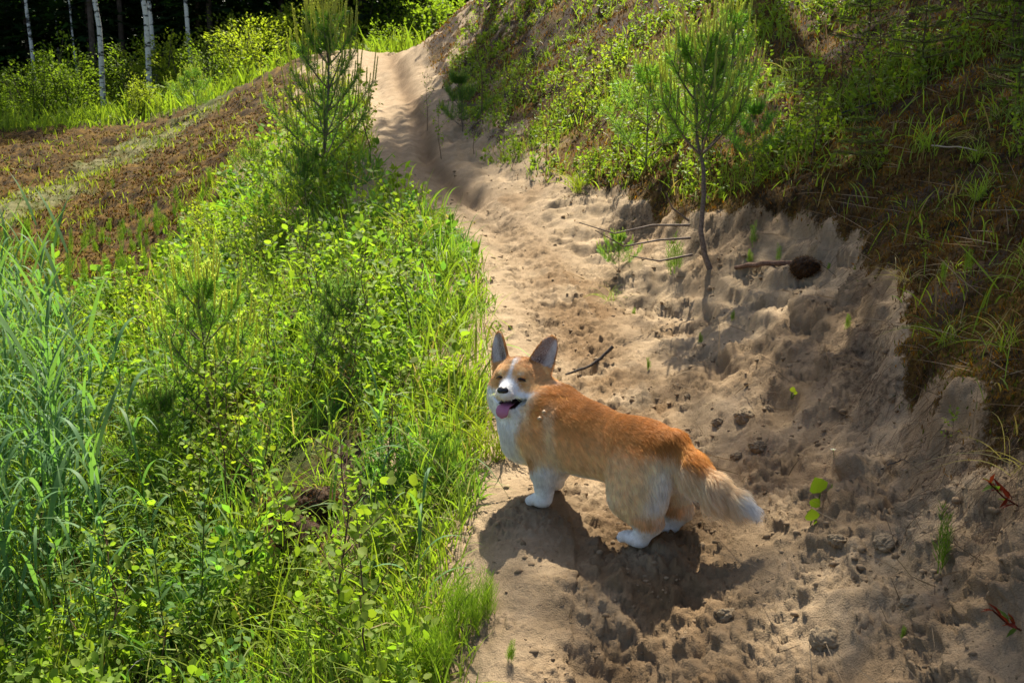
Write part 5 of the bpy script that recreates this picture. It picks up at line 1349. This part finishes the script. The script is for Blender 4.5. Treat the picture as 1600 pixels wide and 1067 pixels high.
    # horsetails
    H = Kind([horsetail(20, .17, .045, 0), horsetail(7, .12, .012, 1), horsetail(4, .14, .006, 2, (.12, .21, .03)), horsetail(3, .10, .005, 3, (.09, .19, .03))])
    for u, v, k, s, lab in [(715, 985, 0, .95, "thick bright horsetail clump against the sand near the picture's foot"), (745, 965, 0, .75, "horsetail clump touching the sand beside the thick one"), (690, 1050, 0, .9, "horsetail clump in front of the thick one"), (640, 1060, 0, .8, "horsetail clump at the picture's foot among grass"), (408, 930, 0, .7, "horsetail clump before the shaded hollow"), (285, 985, 0, 1.0, "feathery horsetail clump left of the sandy spot"),
                            (250, 1040, 0, .9, "feathery horsetail clump in the lower left"), (800, 1035, 1, .5, "tiny horsetail sprout on the sand"), (1325, 515, 1, .45, "small bright tuft on the sunlit ridge of the bank"), (1172, 412, 1, .6, "green tuft right of the forked pine's foot"), (1215, 412, 2, .6, "single upright sprout before the turf lump"), (1295, 428, 1, .4, "small sprout right of the turf lump"), (1178, 385, 2, .8, "sprout at the foot of the sand face"),
                            (1465, 895, 2, 1.0, "upright green tuft on the shaded sand"), (1094, 538, 1, .45, "green tuft on the washed bank over the path"), (1012, 578, 1, .45, "green sprouts beside the path above the dog's back"), (1145, 500, 1, .4, "tuft in the hollow of the bank"), (1048, 432, 2, 1.5, "thin yellow-green stalks beside the pine's curved foot"), (1060, 425, 2, 1.2, "thin stalks right against the pine's curved foot"), (1475, 440, 2, .5, "sprout on the dark moss under the dry grass"),
                            (1300, 780, 1, .35, "low tuft under the broad green leaf"), (1410, 1000, 1, .25, "tiny sprout on the clods of the shaded sand"), (1510, 430, 2, .6, "sprout on the moss ledge"), (990, 495, 1, .4, "sprouts at the edge of the sunny track")]:
        try: p = ground_at(u, v, 20)
        except ValueError: continue
        H.put(k, p, rng.uniform(0, 6.28), s, lab, "horsetail", "horsetail tufts")
    p, i = spots(240, D_BROWN * in_poly(tu, tv, [(-300, 360), (120, 370), (300, 300), (430, 250), (330, 370), (280, 470), (130, 520), (-300, 600)]) + .02 * D_BROWN, .95)
    for q in range(len(p)): H.put(int(rng.choice([2, 3, 1])), p[q], rng.uniform(0, 6.28), rng.uniform(1.1, 2.1), "upright green horsetail on the brown mossy slope", "horsetail", "horsetails of the brown slope")
    # broad leaves, red twigs, flower
    def broad(u, v, sizes, label, col=GREEN * .55):
        p = ground_at(u, v, 20); b = Bag(); root = empty("broad_leaf_plant", p); lf = Bag(); sb = Bag()
        for (dx, dz, s) in sizes:
            q = np.array((dx, -.01, dz)); sb.add(*tube(np.array([(0, 0, -.01), q * .6, q]), .0014, (.10, .16, .03), 4)); lf.add(*leaves(ROUND, q[None], np.array([(rng.normal(0, .3), -.35, .8)]), s, vary(col, 1, .1, .2), np.array([(0, -1, .4)]), 1.0))
        sb.obj("stem", M_GRASS, root, True); lf.obj("leaf", M_LEAF, root); tag(root, label, "wild plant")
    broad(1280, 790, [(0, .035, .052), (-.02, .0, .03)], "single broad upright green leaf on the shaded sand right of the dog's tail")
    broad(1266, 820, [(0, .012, .038), (.012, .0, .022)], "small drooping green leaf below the broad upright one")
    broad(1235, 620, [(0, .02, .020), (.01, .012, .014)], "tiny yellow-green leaf on the pale clods of the bank", YGREEN)
    broad(640, 1000, [(-.03, .05, .045), (.03, .03, .045), (0, .07, .04)], "pale round leaves among the grass at the picture's foot", GREEN * 1.2)
    broad(220, 1045, [(-.03, .04, .06), (.04, .05, .055), (0, .02, .05)], "ribbed broad leaves in the lower left grass", GREEN * 1.2)
    def redtwig(u, v, s, label):
        p = ground_at(u, v, 22); root = empty("red_leaved_twig", p); sb = Bag(); lf = Bag(); pts = np.array([(0, 0, 0), (-.05, -.02, .03), (-.10, -.04, .075)]) * s; sb.add(*tube(pts, .0016, (.12, .03, .02), 4)); n = 14
        t = rng.random(n)[:, None]; lf.add(*leaves(LANCE, pts[0] + (pts[2] - pts[0]) * t, np.array((-.6, -.2, .5)) + rng.normal(0, .4, (n, 3)), .045 * s, np.where(rng.random((n, 1)) < .65, np.array((.14, .02, .014)), np.array((.10, .16, .03)))))
        sb.obj("stem", M_GRASS, root, True); lf.obj("leaves", M_LEAF, root); tag(root, label, "wild plant")
    redtwig(1592, 790, .7, "twig with red and green narrow leaves over the shaded sand"); redtwig(1597, 985, .6, "dark red-leaved twig at the lower picture's edge")
    p = ground_at(1300, 722, 20); root = empty("white_flower", p); b = Bag(); b.add(*tube(np.array([(0, 0, -.01), (.003, 0, .018), (0, 0, .034)]), .0007, (.1, .15, .05), 4)); f = Bag(); k = np.arange(5) * 1.257
    f.add(*leaves(OVAL, np.tile((0, 0, .034), (5, 1)), np.stack([np.cos(k), np.sin(k), .35 + 0 * k], 1), .0085, (.75, .75, .8), None, 1.1)); b.obj("stem", M_GRASS, root); f.obj("petals", M_LEAF, root); tag(root, "tiny white flower on the bare sand bank", "flower")
    # sticks, root and turf
    dark = bark("dark dead wood", (.035, .028, .024), (.10, .085, .07), 120)
    def stick(name, pts, r0, r1, label, mat):
        P = np.array([ground_at(u, v) + np.array((0, 0, dz)) for u, v, dz in pts]); m = 10; tt = np.linspace(0, len(P) - 1, m); Q = np.stack([np.interp(tt, np.arange(len(P)), P[:, k]) for k in range(3)], 1) + rng.normal(0, .002, (m, 3))
        b = Bag(); b.add(*tube(Q, np.linspace(r0, r1, m) * rng.uniform(.85, 1.15, m), (1, 1, 1), 8)); o = b.obj(name, mat, None, True); tag(o, label, "stick")
    stick("dead_stick", [(885, 590, .012), (925, 578, .022), (957, 562, .050)], .0045, .0075, "dark dead stick lying on the sand just behind the dog's neck", dark)
    stick("bare_root", [(1152, 424, .01), (1195, 420, .022), (1238, 416, .012)], .009, .011, "reddish bare root lying across the sand left of the turf lump", bark("root", (.10, .055, .035), (.20, .12, .08), 80))
    stick("thin_twig", [(1378, 738, .006), (1405, 728, .012), (1432, 722, .006)], .0018, .0012, "thin dark twig on the smooth shaded sand", dark)
    stick("pale_twig", [(1455, 240, .03), (1490, 243, .035), (1525, 247, .03)], .003, .002, "pale straight twig on the mossy ledge", bark("pale twig", (.28, .23, .17), (.4, .34, .26), 90))
    stick("fallen_branch", [(1375, 168, .03), (1320, 190, .05), (1265, 215, .02)], .004, .003, "long thin fallen branch across the upper bank", dark)
    def lump(u, v, R, label, name="turf_lump", mossy=1.0, n=900):
        import bmesh
        p = ground_at(u, v, 20); bm = bmesh.new(); bmesh.ops.create_icosphere(bm, subdivisions=5, radius=R); V = np.array([w.co for w in bm.verts]); nn = fbm(V[:, 0] / R * 1.2 + u, V[:, 1] / R * 1.2 + V[:, 2] / R, 301, 4) + .5 * fbm(V[:, 0] / R * 4, V[:, 2] / R * 4 + V[:, 1] / R * 3, 303, 3)
        V = V * (1 + (.34 if mossy else .5) * nn)[:, None] * np.array((1.15, 1, .82)); F = np.array([[w.index for w in f.verts] for f in bm.faces]); bm.free()
        o = make_mesh(name, V, F, M_TURF if mossy else M_CLOD); o.location = tuple(p + np.array((0, 0, R * (.4 if mossy else .12)))); o.rotation_euler[2] = u * .7
        if mossy:
            N = nrm(V); i = rng.choice(len(V), n); b = Bag(); b.add(*blades(V[i] * .98, nrm(N[i] + rng.normal(0, .4, (n, 3))), rng.uniform(.006, .018, n), .0018, .4, np.array((.13, .06, .015)) * rng.uniform(.4, 1.4, (n, 1)), 2)); b.obj("moss_tufts", M_MOSS, o)
        return tag(o, label, "turf lump" if mossy else "sand clod", None if mossy else "sand clods on the bank")
    global M_TURF, M_CLOD
    M_TURF = bark("dark peaty turf", (.018, .011, .007), (.065, .038, .02), 70); 
    b = NB("sand clod"); n3 = b.noise(55, 5, .7); M_CLOD = b.finish(b.n("ShaderNodeBsdfPrincipled", {"Base Color": b.mix(n3, (.22, .16, .09), (.38, .285, .175)), "Roughness": .95, "Specular IOR Level": .1, "Normal": b.bump(b.noise(160, 4, .7), .9, .006)}))
    lump(1258, 424, .052, "dark round lump of fallen turf lying on the sand at the end of the root")
    
    lump(500, 800, .07, "dark mossy lump on the edge of the left bank", n=1500); lump(470, 850, .08, "second dark mossy lump, lower on the left bank", n=1500)
    for u, v, R, lab in [(1165, 655, .030, "largest pale clod of the heap of broken sand right of the path"), (1120, 660, .018, "rounded clod at the left of the broken sand heap"), (1185, 700, .022, "clod at the foot of the broken sand heap"), (1150, 715, .017, "clod just above the dog's tail root"), (1200, 640, .016, "small clod on the right of the broken sand heap"),
                         (1385, 850, .024, "flat-topped clod in the shaded sand"), (1288, 1000, .026, "squarish grey clod near the lower right of the picture"), (1310, 850, .018, "rounded clod left of the flat-topped one"), (1420, 945, .020, "clod half buried on the shaded bank"), (1140, 965, .020, "clod at the side of the deep rut"), (1393, 625, .012, "dark pebble-like clod on the smooth face"), (1075, 620, .014, "clod above the dog's back on the path's edge")]:
        lump(u, v, R, lab, "sand_clod", 0)
MARKS = [(514, 150, "the tall bushy pine"), (322, 560, "the pine deep in the thicket"), (543, 520, "the dark low pine left of the dog"), (250, 700, "the small dark pine at the thicket's foot"), (715, 960, "the thick horsetail clump"), (500, 780, "the bare mossy gap in the left bank"), (40, 1075, "the bottom left corner"), (30, 820, "the middle of the left border"), (60, 690, "the upper part of the left border"), (150, 1020, "the ribbed broad leaves in the corner"), (90, 900, "the large tussock at the left edge"), (240, 980, "the shaded hollow"),
         (600, 400, "the bright birch sapling by the path"), (445, 370, "the mid-thicket sapling"), (690, 680, "the arching tussocks at the dog's chest"), (20, 520, "the top of the reed bed"), (420, 1075, "the foot of the picture"), (600, 1075, "the foot of the trodden sand"), (120, 840, "the willow-leaved plants"), (120, 640, "the right edge of the reed bed"),
         (1078, 250, "the forked pine"), (1178, 230, "the blue-green pine"), (905, 150, "the leaning birch sapling"), (1440, 110, "the spreading spruce seedling"), (1343, 240, "the compact spruce seedling"), (1420, 420, "the dry arching tussock"), (760, 200, "the bank's left corner"), (1590, 60, "the top right corner"), (1240, 60, "the sunny moss strip"), (1530, 320, "the dark moss ledge"), (1000, 20, "the top of the bank"),
         (300, 200, "the little meadow pine"), (240, 197, "the meadow's edge"), (400, 240, "the ridge of the brown slope"), (60, 300, "the far left of the brown slope"), (150, 420, "the lower brown slope"), (280, 400, "the thicket's upper edge"), (173, 60, "the bright white birch"), (250, 60, "the close pair of birches"), (309, 60, "the single spotted birch"), (405, 60, "the large bright bush"), (571, 40, "the thick bare spruce"), (12, 60, "the leftmost birch"), (660, 40, "the notch of the path"), (70, 60, "the white birch over the dark bushes")]
SHORT = {"reeds at the left": "blue-green reed", "dark spruces of the wood": "dark spruce in the shaded wood", "saplings of the left thicket": "leafy sapling", "saplings of the right bank": "small leafy sapling", "narrow-leaved plants of the lower left": "willow-leaved plant",
         "tussocks of the left thicket": "green grass tussock", "tussocks of the right bank": "grass tussock", "horsetails of the brown slope": "upright green horsetail", "bare conifer trunks in the wood": "bare dark conifer trunk", "shaded bushes inside the wood": "dim green bush", "small shrubs in the meadow": "small pale meadow shrub"}
SHARED = {}
def relabel():
    bpy.context.view_layer.update()
    for o in [o for o in COL.objects if o.parent is None and o.get("group") in SHORT]:
        u, v = proj(np.array(o.location)); g = o["group"]
        if g == "dark spruces of the wood" or "trunk" in SHORT[g] or "shaded bushes" in g: v = 60.0
        k = min(MARKS, key=lambda m: (m[0] - u) ** 2 + (m[1] - v) ** 2); dx, dy = u - k[0], v - k[1]
        rel = ("just right of" if dx > 0 else "just left of") if abs(dx) > abs(dy) else ("just below" if dy > 0 else "just above")
        if math.hypot(dx, dy) > 60: rel = rel.replace("just ", "well ")
        if rel == "well below": rel = "some way below"
        if rel == "well above": rel = "some way above"
        o["label"] = SHORT[g] + " " + rel + " " + k[2]
cover()
forest()
plants()
make_dog()
relabel()
